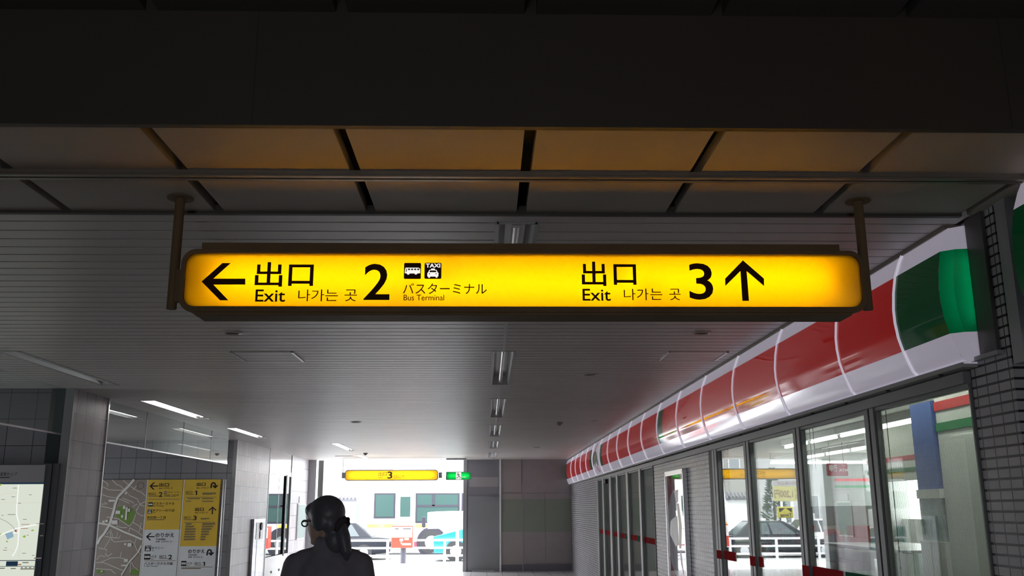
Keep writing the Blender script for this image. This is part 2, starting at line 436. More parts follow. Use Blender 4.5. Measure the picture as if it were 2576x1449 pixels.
# ------------------------------------------------------------------ recessed lights
def recessed(h, label, group, lit, two=False):
    x0, x1, y0, y1 = h; cx = (x0 + x1) / 2
    t = thing('ceiling_light', (cx, (y0 + y1) / 2, H), label, 'ceiling light', group)
    mb = MB(); z = H - 0.004
    for a, b in (((x0 - .012, y0 - .012), (x0 + .01, y1 + .012)), ((x1 - .01, y0 - .012), (x1 + .012, y1 + .012)), ((x0, y0 - .012), (x1, y0 + .01)), ((x0, y1 - .01), (x1, y1 + .012))):
        mb.box((*a, z), (*b, H + 0.012))
    mb.build('frame', M_alu, t)
    mb = MB()   # trough with sloping sides
    d = 0.085; i = 0.045
    A = [(x0 + .01, y0 + .01, H), (x1 - .01, y0 + .01, H), (x1 - .01, y1 - .01, H), (x0 + .01, y1 - .01, H)]
    B = [(x0 + i, y0 + .1, H + d), (x1 - i, y0 + .1, H + d), (x1 - i, y1 - .1, H + d), (x0 + i, y1 - .1, H + d)]
    mb.add(A + B, [(0, 1, 5, 4), (1, 2, 6, 5), (2, 3, 7, 6), (3, 0, 4, 7), (4, 5, 6, 7)])
    mb.build('reflector', M_reflector, t)
    mb = MB().cyl((cx, y0 + .11, H + .035), (cx, y1 - .11, H + .035), 0.021, n=12)
    mb.build('tube', M_tube if lit else M_tube_off, t, smooth=False)
    mb = MB().box((cx - .02, y0 + .07, H + .01), (cx + .02, y0 + .11, H + .08)).box((cx - .02, y1 - .11, H + .01), (cx + .02, y1 - .07, H + .08))
    mb.build('lamp_holder', M_wpaint, t)
    return t
nm = ['unlit trough light half hidden behind the long yellow hanging sign', 'first whole unlit trough light of the middle row, below the long yellow sign',
      'second whole unlit trough light of the middle row beyond the long yellow sign', 'third whole unlit trough light of the middle row beyond the long yellow sign',
      'fourth whole unlit trough light of the middle row, last but one before the end wall', 'small unlit trough light of the middle row right at the end wall']
for h, l in zip(CL, nm): recessed(h, l, 'trough lights in the middle row', False)
nm = ['unlit flush trough light in front of the dark tiled pillar by the backlit map', 'lit bright trough light above the glass smoke curtain, largest glowing one',
      'lit trough light in front of the tiled wall with the glass door', 'short lit trough light nearer the hall middle before the exit opening',
      'pale trough light nearest the exit opening, above the small yellow sign']
for k, (h, l) in enumerate(zip(LL, nm)): recessed(h, l, 'trough lights along the map side', k in (1, 2, 3))

# ------------------------------------------------------------------ ceiling fittings
M_hatchf = mat('hatch_frame', (0.70, 0.68, 0.66), 0.3, 0.6)
def hatch(x0, x1, y0, y1, label):
    t = thing('ceiling_hatch', ((x0 + x1) / 2, (y0 + y1) / 2, H), label, 'ceiling hatch', 'access hatches in the slatted ceiling')
    mb = MB(); z0 = H - 0.008
    mb.box((x0, y0, z0), (x0 + .012, y1, H + .002)).box((x1 - .022, y0, z0), (x1, y1, H + .002)).box((x0, y0, z0), (x1, y0 + .01, H + .002)).box((x0, y1 - .01, z0), (x1, y1, H + .002))
    mb.build('frame', M_hatchf, t)
    mb = MB(); y = y0 + .02
    n = 3
    for k in range(n):
        a = y0 + .018 + k * (y1 - y0 - .036) / n; b = y0 + .018 + (k + 1) * (y1 - y0 - .036) / n - .008
        mb.box((x0 + .02, a, H - .005), (x1 - .03, b, H - .001))
    mb.build('hatch_panel', M_slat, t)
hatch(-2.2, -1.665, 7.97, 8.49, 'square slatted ceiling hatch with a pale frame edge, on the map side')
hatch(1.575, 2.1, 7.97, 8.44, 'square slatted access hatch in the ceiling beside the red shop fascia')

M_dl = mat('downlight_rim', (0.55, 0.52, 0.48), 0.35, 0.3)
def downlight(x, y, r, label):
    t = thing('downlight', (x, y, H), label, 'downlight', 'round ceiling downlights')
    mb = MB(); n = 28
    R = [(r, 0), (r, -.008), (r - .016, -.012), (r - .022, -.004)]
    for (ra, za), (rb, zb) in zip(R, R[1:]):
        mb.loft([[(x + ra * math.cos(2 * math.pi * i / n), y + ra * math.sin(2 * math.pi * i / n), H + za) for i in range(n)],
                 [(x + rb * math.cos(2 * math.pi * i / n), y + rb * math.sin(2 * math.pi * i / n), H + zb) for i in range(n)]], caps=False)
    mb.build('rim', M_dl, t, smooth=True)
    mb = MB()
    mb.loft([[(x + q * math.cos(2 * math.pi * i / n), y + q * math.sin(2 * math.pi * i / n), z) for i in range(n)] for q, z in ((r - .022, H - .004), (r - .03, H - .002), (0.001, H - .002))], caps=False)
    mb.build('bowl', mat('downlight_bowl', (0.10, 0.08, 0.06), 0.4), t)
downlight(1.041, 9.345, 0.085, 'round dark downlight beyond the right arrow of the long yellow sign, before the fascia')
downlight(-1.943, 7.071, 0.075, 'round flush downlight just under the Exit lettering end of the long yellow sign')
downlight(1.656, 7.061, 0.075, 'round flush downlight below the long yellow sign close to the red fascia')
downlight(-2.02, 14.54, 0.085, 'small round downlight far along the ceiling on the map side of the middle lights')
downlight(1.09, 20.7, 0.085, 'small round downlight far along the ceiling over the grey door wall')
downlight(1.65, 14.42, 0.06, 'tiny round fitting in the ceiling by the fascia with the green bar')
def detector(x, y, label):
    t = thing('smoke_detector', (x, y, H), label, 'smoke detector', 'ceiling smoke detectors')
    MB().cyl((x, y, H), (x, y, H - .03), .055, .05, 20).build('base', M_grey, t)
    MB().cyl((x, y, H - .03), (x, y, H - .055), .03, .022, 16).build('sensor', M_grey, t)
detector(-2.9, 22.7, 'dark smoke detector on the ceiling before the small yellow exit sign')
detector(1.131, 14.68, 'smoke detector on the ceiling between the middle lights and the red fascia')
t = tag(MB().box((-3.80, 23.85, H - .012), (-3.36, 24.25, H)).build('ceiling_plate', M_slat), 'thin flush ceiling plate before the exit opening left of the last light', 'ceiling plate')

# ------------------------------------------------------------------ the long yellow sign
M_yel = trans('yellow_acrylic', (1.0, 0.70, 0.005), 0.04, 0.25)
M_boxw = mat('lightbox_white', (0.85, 0.85, 0.82), 0.6)
YF = 3.84
t = thing('exit_sign', (0.165, 3.9, 2.40), 'long glowing yellow exit sign with exits 2 and 3, hung on two dark poles', 'hanging sign')
SIGN = t
mb = MB()
x0, x1, z0, z1 = -1.285, 1.614, 2.404, 2.676
outer = rrect(x0, x1, z0, z1, 0.062); inner = rrect(x0 + .018, x1 - .018, 2.4285, 2.6575, 0.046)
ring(mb, outer, inner, YF - .012, YF + .01)
ring(mb, rrect(x0 + .004, x1 - .004, z0 + .003, z1 - .003, 0.06), rrect(x0 + .03, x1 - .03, z0 + .03, z1 - .03, 0.05), YF + .01, 3.985)
mb.prism([(p[0], 3.985, p[1]) for p in rrect(x0 + .004, x1 - .004, z0 + .003, z1 - .003, 0.06)], (0, .006, 0))
mb.box((-1.213, 3.855, z1 - .005), (1.524, 3.96, z1 + .035))
mb.box((x0 + .07, 3.835, z0 - .012), (x1 - .07, 3.975, z0 + .006))
mb.build('frame', M_brown, t, bevel=0.002)
MB().box((x0 + .07, 3.832, z0 + .002), (x1 - .07, 3.835, z0 + .0045)).build('trim_strip', M_steel, t)
mb = MB()
mb.prism([(p[0], YF + .002, p[1]) for p in rrect(x0 + .015, x1 - .015, 2.4255, 2.6605, 0.048)], (0, .004, 0))
mb.build('face', M_yel, t)
mb = MB()
mb.box((x0 + .035, 3.975, z0 + .032), (x1 - .035, 3.98, z1 - .032))
mb.build('back_panel', M_boxw, t)
for a, b, zz in ((-1.18, -0.19, 2.552), (-0.30, 0.67, 2.532), (0.56, 1.50, 2.552)):
    MB().cyl((a, 3.925, zz), (b, 3.925, zz), .0165, n=12).build('tube', emis('sign_tube', (1, .97, .9), 17), t)
    for e in (a, b): MB().box((e - .02, 3.905, zz - .02), (e + .02, 3.97, zz + .02)).build('lamp_holder', M_boxw, t)
F = facey(YF)
L1 = dict(sc=2.8622, ox=420, oy=580); L2 = dict(sc=2.8622, ox=1320, oy=580)
def pol(pts, kw, mb): F.poly(mb, pix_y(pts, YF, **kw), 0.002)
def tx(body, b, kw, mb, bold=0.0): F.text(mb, body, *pbox(*b, YF, **kw), 0.002, bold)
mb = MB(); pol([(250, 368), (400, 235), (460, 235), (335, 347), (565, 347), (565, 390), (335, 390), (443, 503), (383, 503)], L1, mb)
mb.build('arrow', M_text, t)
mb = MB(); pol([(1570, 215), (1722, 347), (1722, 400), (1597, 293), (1614, 507), (1566, 507), (1552, 293), (1443, 400), (1442, 347)], L2, mb)
mb.build('arrow', M_text, t)
mb = MB()
for kw, B in ((L1, [('出', (641, 228, 828, 405), .012), ('口', (880, 245, 1052, 400), .018), ('Exit', (640, 425, 850, 514), .010), ('나', (948, 425, 1030, 510), 0), ('가', (1042, 425, 1132, 510), 0), ('는', (1142, 425, 1230, 508), 0), ('곳', (1280, 425, 1367, 510), 0), ('2', (1423, 240, 1602, 501), .011), ('バスターミナル', (1700, 380, 2303, 458), .004), ('Bus Terminal', (1705, 463, 1996, 504), .006)]),
              (L2, [('出', (408, 224, 588, 400), .012), ('口', (637, 243, 805, 392), .018), ('Exit', (415, 420, 620, 507), .010), ('나', (712, 420, 798, 502), 0), ('가', (805, 418, 893, 502), 0), ('는', (902, 418, 992, 500), 0), ('곳', (1038, 420, 1124, 502), 0), ('3', (1175, 236, 1361, 499), .011)])):
    for body, b, bold in B:
        mb = MB(); tx(body, b, kw, mb, bold); mb.build('lettering', M_text, t)
# pictograms
L3 = dict(sc=10.733, ox=1000, oy=650)
def picto_bus(face, q, mb_d, mb_w, off=0.002):
    """q maps unit square (0..1, down) to the face"""
    def pts(l): return [q(a, b) for a, b in l]
    face.poly(mb_d, pts([(.05, 0), (.95, 0), (1, .05), (1, .95), (.95, 1), (.05, 1), (0, .95), (0, .05)]), off)
    face.poly(mb_w, pts([(.09, .30), (.86, .30), (.95, .37), (.96, .64), (.78, .66), (.77, .70), (.72, .73), (.66, .72), (.62, .66), (.34, .66), (.31, .72), (.25, .74), (.19, .71), (.17, .66), (.05, .64), (.06, .45)]), off + .0008)
    for a in (.24, .42, .60, .78): face.poly(mb_d, pts([(a, .36), (a + .12, .36), (a + .12, .45), (a, .45)]), off + .0016)
    face.poly(mb_d, pts([(.14, .36), (.18, .36), (.16, .56), (.11, .56)]), off + .0016)
def picto_taxi(face, q, mb_d, mb_w, off=0.002):
    def pts(l): return [q(a, b) for a, b in l]
    face.poly(mb_d, pts([(.05, 0), (.95, 0), (1, .05), (1, .95), (.95, 1), (.05, 1), (0, .95), (0, .05)]), off)
    face.poly(mb_w, pts([(.40, .36), (.60, .36), (.62, .43), (.72, .45), (.78, .60), (.83, .64), (.82, .85), (.77, .86), (.76, .93), (.67, .93), (.66, .86), (.34, .86), (.33, .93), (.23, .93), (.22, .86), (.17, .85), (.17, .64), (.22, .60), (.28, .45), (.38, .43)]), off + .0008)
    face.poly(mb_d, pts([(.33, .48), (.67, .48), (.71, .59), (.29, .59)]), off + .0016)
    for a in (.30, .69):
        c = q(a, .69); e = q(a + .035, .69); r = abs(e[0] - c[0]); face.disc(mb_d, c[0], c[1], r, off=off + .0016, n=10)
    a, b = q(.07, .30), q(.93, .05)
    face.text(mb_w, 'TAXI', a[0], b[0], a[1], b[1], off + .0008, .03)
def sq(x0, y0, x1, y1, Y, **kw):
    a0, a1, b0, b1 = pbox(x0, y0, x1, y1, Y, **kw)
    return lambda a, b: (a0 + a * (a1 - a0), b1 - b * (b1 - b0))
md, mw = MB(), MB()
picto_bus(F, sq(180, 125, 630, 560, YF, **L3), md, mw)
o = md.build('bus_pictogram', M_text, t); mw.build('bus_figure', emis('white_acrylic', (1, .97, .92), .95), o)
md, mw = MB(), MB()
picto_taxi(F, sq(733, 122, 1183, 557, YF, **L3), md, mw)
o = md.build('taxi_pictogram', M_text, t); mw.build('taxi_figure', bpy.data.materials['white_acrylic'], o)
for x, s in ((-1.335, 1), (1.642, -1)):
    o = MB().cyl((x, 3.90, 2.43), (x, 3.90, H), .021, n=20).build('pole', M_brown, t, smooth=False)
    MB().cyl((x, 3.90, H - .006), (x, 3.90, H), .055, n=24).build('flange', M_brown, o)
    MB().box((x, 3.885, 2.46), (x + s * .065, 3.915, 2.60)).build('bracket', M_brown, o)

# ------------------------------------------------------------------ the small yellow sign at the exit
YE = 25.3
t = thing('exit_sign', (-2.5, YE + .1, 2.39), 'small yellow exit 3 sign hanging in front of the bright exit opening', 'hanging sign')
L = dict(sc=6.44, ox=840, oy=1140)
a0, a1, b0, b1 = pbox(185, 272, 1688, 442, YE, **L)
M_lil = mat('sign_rim', (0.42, 0.38, 0.42), 0.4)
mb = MB(); ring(mb, rrect(a0, a1, b0, b1, .075), rrect(a0 + .02, a1 - .02, b0 + .02, b1 - .02, .06), YE - .01, YE + .14)
mb.prism([(p[0], YE + .14, p[1]) for p in rrect(a0, a1, b0, b1, .075)], (0, .008, 0)); mb.build('frame', M_lil, t)
mb = MB(); mb.prism([(p[0], YE + .002, p[1]) for p in rrect(a0 + .015, a1 - .015, b0 + .015, b1 - .015, .06)], (0, .004, 0))
mb.build('face', trans('yellow_acrylic_pale', (1, .78, .10), .03, .3), t)
zc = (b0 + b1) / 2; am = (a0 + a1) / 2 - .02
for p, q in ((a0 + .1, am - .05), (am + .05, a1 - .1)):
    MB().cyl((p, YE + .075, zc), (q, YE + .075, zc), .018, n=10).build('tube', emis('exit_sign_tube', (1, .97, .9), 24), t)
F2 = facey(YE); mb = MB()
for body, b, bo in (('出', (723, 306, 792, 372), 0), ('口', (803, 312, 858, 364), 0.01), ('Exit', (725, 380, 792, 406), 0), ('3', (868, 300, 945, 412), .015), ('和泉町方面', (965, 352, 1140, 388), 0)):
    F2.text(mb, body, *pbox(*b, YE, **L), .003, bo)
F2.rect(mb, *pbox(975, 396, 1085, 401, YE, **L), .003)
mb.build('lettering', mat('letter_violet', (.05, .03, .06), .5), t)
for px, s in ((a0 - .05, 1), (a1 + .05, -1)):
    o = MB().box((px - .04, YE + .02, zc - .075), (px + .05, YE + .12, zc + .075)).build('bracket', M_grey, t)
    MB().cyl((px - .02 * s, YE + .07, zc - .07), (px - .02 * s, YE + .07, H), .007, n=10).build('pole', M_wpaint, t)

# emergency exit sign
YG = 25.35
t = thing('emergency_exit_sign', (-.78, YG + .05, 2.37), 'green glowing emergency exit sign with running figure beside the small yellow sign', 'emergency sign')
a0, a1, b0, b1 = pbox(1815, 300, 2225, 434, YG, **L)
mb = MB(); ring(mb, rrect(a0, a1, b0, b1, .008, 1), rrect(a0 + .02, a1 - .02, b0 + .015, b1 - .015, .006, 1), YG - .006, YG + .09)
mb.box((a0, YG + .09, b0), (a1, YG + .1, b1)); mb.build('housing', M_grey, t)
MB().box((a0 + .018, YG, b0 + .012), (a1 - .018, YG + .004, b1 - .012)).build('face', trans('green_acrylic', (.0, .62, .22), .03, .2), t)
MB().cyl((a0 + .06, YG + .05, (b0 + b1) / 2), (a1 - .06, YG + .05, (b0 + b1) / 2), .012, n=10).build('tube', emis('emergency_tube', (1, 1, 1), 16), t)
F3 = facey(YG); mb = MB()
q = sq(1978, 308, 2062, 426, YG, **L)
F3.rect(mb, *pbox(1978, 308, 2062, 426, YG, **L), .002)
F3.poly(mb, pix_y([(2075, 386), (2090, 378), (2090, 383), (2135, 380), (2135, 391), (2090, 391), (2090, 395)], YG, **L), .002)
mb.build('white_panel', bpy.data.materials['white_acrylic'], t)
mb = MB()
c = q(.38, .14); F3.disc(mb, c[0], c[1], .014, off=.004, n=12)
for l in ([(.40, .25), (.55, .55)], [(.45, .3), (.75, .42)], [(.40, .28), (.2, .45)], [(.55, .55), (.82, .66), (.75, .92)], [(.52, .55), (.35, .75), (.08, .82)]):
    F3.line(mb, [q(*p) for p in l], .016, .004)
mb.build('running_figure', mat('sign_green', (.0, .18, .07), .5), t)
MB().box((-.80, YG + .04, b1), (-.79, YG + .05, H)).build('hanger', M_grey, t)
tag(MB().box((-1.08, 25.2, H - .035), (-.55, 25.5, H - .001)).build('ceiling_box', M_grey), 'flat dark box on the ceiling above the green emergency sign', 'ceiling box')

# ------------------------------------------------------------------ walls on the map side
def slab(name, a, b, m, label=None): return struct(MB().box(a, b).build(name, m), label)
slab('wall_left_front', (-9.2, 10.45, 0), (-4.585, 11.42, H), M_tile_f)
slab('wall_left_pillar', (-4.585, 10.47, 0), (-4.565, 11.42, H), M_tile_l)
slab('trim_corner', (-4.655, 10.437, 0), (-4.558, 10.47, H), M_alu)
slab('trim_dark_panel', (-4.81, 10.44, 2.10), (-4.665, 10.452, H), mat('dark_green_panel', (.05, .065, .065), .25))
slab('trim_edge', (-4.572, 11.40, 0), (-4.552, 11.43, H), M_steel)
slab('wall_left_board', (-9.2, 18.3, 0), (-4.815, 21.12, H), M_tile_f)
slab('wall_left_tiled', (-4.815, 18.33, 0), (-4.80, 21.10, H), M_tile_l)
slab('trim_corner_far', (-4.86, 18.285, 0), (-4.79, 18.33, H), M_alu)
slab('wall_left_end', (-5.6, 23.58, 0), (-4.80, 26.1, H), M_tile_l)
mb = MB(); mb.box((-9.4, -7, 0), (-9.2, 9.45, 3.5)); mb.box((-9.4, 10.3, 0), (-9.2, 15.2, 3.5)); mb.box((-9.4, 16.1, 0), (-9.2, 26.1, 3.5)); mb.box((-9.4, 15.2, 1.9), (-9.2, 16.1, 3.5)); mb.box((-9.4, 9.45, 2.0), (-9.2, 10.3, 3.5))  # both gaps are added to let daylight onto the map side
struct(mb.build('wall_left_outer', M_grey))
mb = MB(); mb.box((-9.2, -7.2, 0), (-1.5, -7, 3.5)); mb.box((-.4, -7.2, 0), (3.9, -7, 3.5)); mb.box((-1.5, -7.2, 2.1), (-.4, -7, 3.5))  # gap added behind the camera to let fill daylight in
struct(mb.build('wall_back', M_grey))
slab('trim_exit_jamb', (-4.86, 25.78, 0), (-4.60, 26.1, H), M_alu)

def curtain(y0, y1, label, seams):
    x = -4.66; t = thing('smoke_curtain', (x, (y0 + y1) / 2, 2.42), label, 'glass smoke curtain', 'glass smoke curtains under the ceiling')
    MB().box((x - .004, y0, 2.43), (x + .004, y1, H)).build('pane', M_glass_c, t)
    MB().box((x - .008, y0, 2.412), (x + .008, y1, 2.43)).build('bottom_rail', M_steel, t)
    for s in seams: MB().box((x - .006, s - .004, 2.43), (x + .006, s + .004, H)).build('joint', M_grey, t)
curtain(11.43, 17.15, 'glass smoke curtain hanging between the two tiled pillars above the map boards', (13.0, 14.6, 16.1))
curtain(3.3, 10.43, 'glass smoke curtain above the backlit map case, in front of the dark pillar', (5.5, 8.0))

# backlit map case
YM = 10.40
t = thing('map_case', (-5.5, YM + .03, 0.35), 'backlit area map in a dark metal case in front of the dark tiled wall', 'map board')
xr = -4.625
mb = MB(); M_case = mat('case_dark', (.20, .21, .23), .3, .4)
zt = 2.105; xin = -4.765
mb.box((-6.5, YM, 0.3), (xr, 10.445, zt)); mb.build('case', M_case, t)
MB().box((-6.45, YM - .006, 1.905), (xin - .005, YM, zt - .015)).build('header', mat('header_grey', (.5, .5, .52), .4), t)
FM = facey(YM)
mb = MB(); FM.text(mb, 'マップ', *pbox(80, 228, 205, 265, YM, sc=4.688, oy=1140), .008); FM.text(mb, '北口', *pbox(-60, 228, 68, 265, YM, sc=4.688, oy=1140), .008, .02)
FM.rect(mb, *pbox(0, 283, 115, 291, YM, sc=4.688, oy=1140), .008); mb.build('lettering', M_black, t)
mE = emis('map_paper', (.87, .93, .80), .80); mEw = emis('map_road', (1, 1, .98), .97); mEg = emis('map_park', (.42, .68, .08), .65)
mEb = emis('map_pond', (.50, .76, .95), .55); mEt = emis('map_pale', (.88, .82, .70), .78); mEd = emis('map_mark', (.45, .42, .36), .4); mEn = emis('map_blue', (.04, .10, .20), .3); mEr = emis('map_red', (.7, .2, .1), .45)
K = dict(sc=4.688, oy=1140)
def zx(px, py): return pix_y([(px, py)], YM, **K)[0]
xr_, zt_ = zx(568, 365); xl_ = -6.4
mb = MB(); FM.rect(mb, xl_, -4.768, .75, zx(568, 365)[1], .004); mb.build('map_sheet', mE, t)
mb = MB(); FM.rect(mb, xl_, -4.766, zx(568, 362)[1], zx(568, 330)[1], .005); FM.rect(mb, *pbox(78, 1275, 210, 1330, YM, **K), .006); mb.build('blue_band', mEn, t)
def mstrip(name, m, lines, wpx, off):
    mb = MB()
    for l in lines: FM.line(mb, [(min(x, -4.775), z) for x, z in pix_y(l, YM, **K)], wpx / 4.688 * (YM / 2415), off)
    mb.build(name, m, t)
mstrip('roads', mEw, [[(222, 370), (212, 500), (200, 640), (200, 730), (228, 830), (225, 940), (212, 1090), (185, 1160), (150, 1215)], [(-10, 975), (100, 925), (190, 890), (320, 865), (520, 838)], [(225, 940), (160, 940)]], 12, .006)
mstrip('lanes', mEt, [[(0, 500), (60, 475), (205, 470)], [(0, 1130), (60, 1125), (180, 1160)], [(0, 585), (560, 585)], [(230, 990), (240, 1100), (225, 1240)]], 5, .006)
mstrip('railway', mEd, [[(-10, 765), (80, 805), (150, 860), (200, 940)]], 4, .007)
mb = MB()
for pl in ([(455, 998), (512, 1005), (505, 1140), (475, 1100), (490, 1060)], [(-10, 362), (22, 362), (15, 383), (-10, 390)], [(268, 980), (302, 965), (305, 995), (280, 995)], [(-10, 945), (22, 950), (15, 968), (-10, 975)], [(372, 905), (405, 900), (398, 918), (372, 918)], [(72, 1040), (85, 1030), (100, 1042), (86, 1054)]):
    FM.poly(mb, [(min(x, -4.772), z) for x, z in pix_y(pl, YM, **K)], .006)
mb.build('parks', mEg, t)
mb = MB(); FM.poly(mb, pix_y([(62, 950), (150, 925), (165, 985), (90, 1018)], YM, **K), .006); mb.build('pond', mEb, t)
mb = MB()
for x, y, ww in ((155, 411, 48), (140, 515, 42), (345, 491, 32), (218, 590, 34), (275, 780, 45), (95, 724, 90), (430, 833, 90), (40, 1145, 45), (265, 1180, 45), (20, 547, 40), (320, 967, 22), (475, 973, 35), (380, 1205, 30), (60, 1115, 25), (20, 733, 26)):
    FM.rect(mb, *pbox(x, y - 3, x + ww, y + 3, YM, **K), .007)
for x, y, ww in ((405, 1238, 85), (0, 1357, 60), (130, 1360, 60), (250, 1350, 22), (297, 1350, 25), (345, 1350, 28), (395, 1350, 22), (245, 1365, 170), (270, 1290, 70)):
    FM.rect(mb, *pbox(x, y - 6, x + ww, y + 6, YM, **K), .007)
mb.build('small_marks', mEd, t)
mb = MB()
for x, y, ww, hh in ((255, 840, 95, 5), (250, 887, 85, 6), (180, 915, 20, 22), (215, 1313, 40, 12)): FM.rect(mb, *pbox(x, y - hh / 2, x + ww, y + hh / 2, YM, **K), .0075)
mb.build('red_marks', mEr, t)
mb = MB(); FM.rect(mb, xl_, zx(485, 1265)[0], zx(485, 1268)[1], zx(485, 1260)[1], .0065); FM.rect(mb, xl_, zx(480, 1338)[0], zx(480, 1336)[1], zx(480, 1330)[1], .0065); mb.build('divider', mEn, t)
MB().box((-4.70, YM - .004, 0.3), (-4.69, YM, 2.105)).build('edge_line', M_black, t)

# wall boards: map and two yellow direction boards
YB = 18.26
FB = facey(YB)
K8 = dict(sc=5.5944, ox=220, oy=1190)
def bx(px, py): return pix_y([(px, py)], YB, **K8)[0]
zt = 2.178
t = thing('wall_map', (-6.9, YB, .3), 'brown street map with white roads on the tiled wall, left of the yellow boards', 'map board')
xm0, xm1 = -7.27, -6.445
MB().box((xm0, YB, .3), (xm1, 18.3, zt)).build('panel', mat('map_brown', (.33, .285, .245), .4, var=.06, vscale=3), t)
mwr = mat('map_white', (.82, .82, .79), .45)
def bl(name, m, lines, wpx, off=.003):
    mb = MB()
    for i, l in enumerate(lines): FB.line(mb, [(min(max(x, xm0), xm1), z) for x, z in pix_y(l, YB, **K8)], wpx / 5.594 * (YB / 2415), off + .00012 * i)
    return mb.build(name, m, t)
bl('main_road', mwr, [[(660, 92), (590, 175), (500, 265), (430, 340), (395, 430), (375, 520), (340, 640), (310, 730), (240, 850), (180, 920), (140, 1000)]], 34, .0100)
bl('cross_road', mwr, [[(165, 705), (310, 730), (500, 820), (650, 880), (770, 935)]], 24, .0108)
bl('south_road', mwr, [[(765, 1015), (720, 1110), (650, 1190), (590, 1250), (540, 1340), (480, 1440)]], 20, .0116)
bl('streets', mwr, [[(215, 105), (290, 160), (280, 190)], [(345, 95), (410, 160), (470, 185), (520, 235)], [(500, 240), (380, 240), (300, 235), (220, 195)], [(500, 100), (560, 150), (600, 175)], [(610, 190), (700, 250), (760, 270), (815, 320)], [(690, 180), (640, 240)], [(540, 250), (600, 320), (700, 360), (740, 440), (800, 470)],
    [(210, 300), (280, 330), (390, 350), (480, 375), (590, 425)], [(490, 350), (640, 410), (650, 430)], [(240, 410), (280, 430), (200, 440)], [(190, 465), (300, 490), (380, 510)], [(270, 620), (430, 640), (520, 700), (590, 750)], [(430, 710), (410, 750), (500, 770), (560, 765)], [(590, 750), (640, 690), (680, 580)], [(690, 500), (700, 560), (760, 600), (800, 600)], [(640, 690), (720, 740), (780, 800)], [(600, 770), (700, 820), (770, 880)],
    [(580, 830), (600, 770)], [(730, 830), (760, 700)], [(270, 860), (330, 800), (360, 900), (330, 905), (325, 830)], [(240, 885), (330, 910), (450, 915), (465, 870)], [(325, 920), (240, 1060)], [(330, 925), (380, 970), (500, 960), (600, 950), (660, 990), (700, 1090), (750, 1140)], [(250, 1140), (290, 1170), (350, 1130)], [(480, 1110), (465, 1180)], [(150, 1050), (280, 1080), (260, 1150), (300, 1180)],
    [(130, 1220), (180, 1160), (260, 1180)], [(200, 1250), (330, 1195), (450, 1190), (590, 1225)], [(120, 1260), (230, 1260), (350, 1310), (500, 1370)], [(120, 1345), (330, 1360), (400, 1420)], [(600, 1240), (610, 1300), (600, 1400)], [(620, 1250), (660, 1320), (720, 1370)], [(690, 920), (670, 990)], [(410, 920), (430, 830)], [(700, 520), (740, 440), (820, 400)], [(640, 480), (670, 450), (700, 440)]], 8)
mb = MB()
for l in ([(420, 480), (500, 465), (560, 480), (640, 500), (680, 575), (600, 745), (510, 690), (400, 620)], [(130, 1345), (230, 1370), (250, 1400), (160, 1420), (125, 1400)], [(600, 1400), (610, 1365), (680, 1340), (735, 1345), (732, 1430), (610, 1435)]):
    FB.poly(mb, [(max(x, xm0), z) for x, z in pix_y(l, YB, **K8)], .0025)
mb.build('parks', mat('map_green', (.17, .30, .05), .45), t)
mb = MB()
for b in ((400, 530, 462, 575), (505, 460, 535, 505), (480, 590, 505, 630), (565, 500, 602, 545), (545, 480, 556, 660), (303, 375, 388, 402), (520, 985, 550, 1015), (568, 985, 622, 1035), (520, 1210, 570, 1250), (345, 665, 425, 720), (530, 270, 560, 300), (215, 670, 245, 700), (255, 660, 290, 690), (480, 1290, 560, 1310), (195, 1370, 215, 1395)):
    FB.rect(mb, *pbox(*b, YB, **K8), .0125)
mb.build('buildings', mwr, t)
mb = MB(); c = bx(750, 178)
FB.line(mb, [(c[0] + .06 * math.cos(i * .3), c[1] + .06 * math.sin(i * .3)) for i in range(22)], .006, .0035)
mb.build('compass', M_black, t)

M_by = mat('board_yellow', (.74, .50, .055), .4, var=.04); M_bw = mat('board_white', (.74, .78, .80), .4, var=.03)
def board(xa, xb, zsplit, label):
    t = thing('direction_board', ((xa + xb) / 2, YB, .3), label, 'direction board', 'yellow and white direction boards on the tiled wall')
    MB().box((xa, YB, zsplit), (xb, 18.297, zt)).build('yellow_panel', M_by, t)
    MB().box((xa, YB, .3), (xb, 18.297, zsplit)).build('white_panel', M_bw, t)
    MB().box((xa, YB - .004, .3), (xa + .02, YB + .01, zt)).build('edge', M_wpaint, t)
    return t
arrL = [(.0, .5), (.45, .02), (.62, .02), (.28, .43), (1, .43), (1, .57), (.28, .57), (.62, .98), (.45, .98)]
arrU = [(.5, 0), (1, .42), (1, .6), (.58, .24), (.58, 1), (.42, 1), (.42, .24), (0, .6), (0, .42)]
def sub(mb, f, body, b, Y, K_, bold=0.0, off=.003): f.text(mb, body, *pbox(*b, Y, **K_), off, bold)
M_fine = mat('fine_print', (.22, .17, .09), .5)
def dash(mb, f, b, Y, K_, off=.003): f.rect(mb, *pbox(*b, Y, **K_), off, 1)
t = board(-6.44, -5.765, bx(1000, 797)[1], 'yellow over white direction board with left arrows, beside the brown map')
mb = MB()
for bb in ((878, 130, 990, 235), (828, 840, 942, 950)):
    q = sq(*bb, YB, **K8); FB.poly(mb, [q(*p) for p in arrL], .003)
mb.build('arrow', M_black, t)
mb = MB()
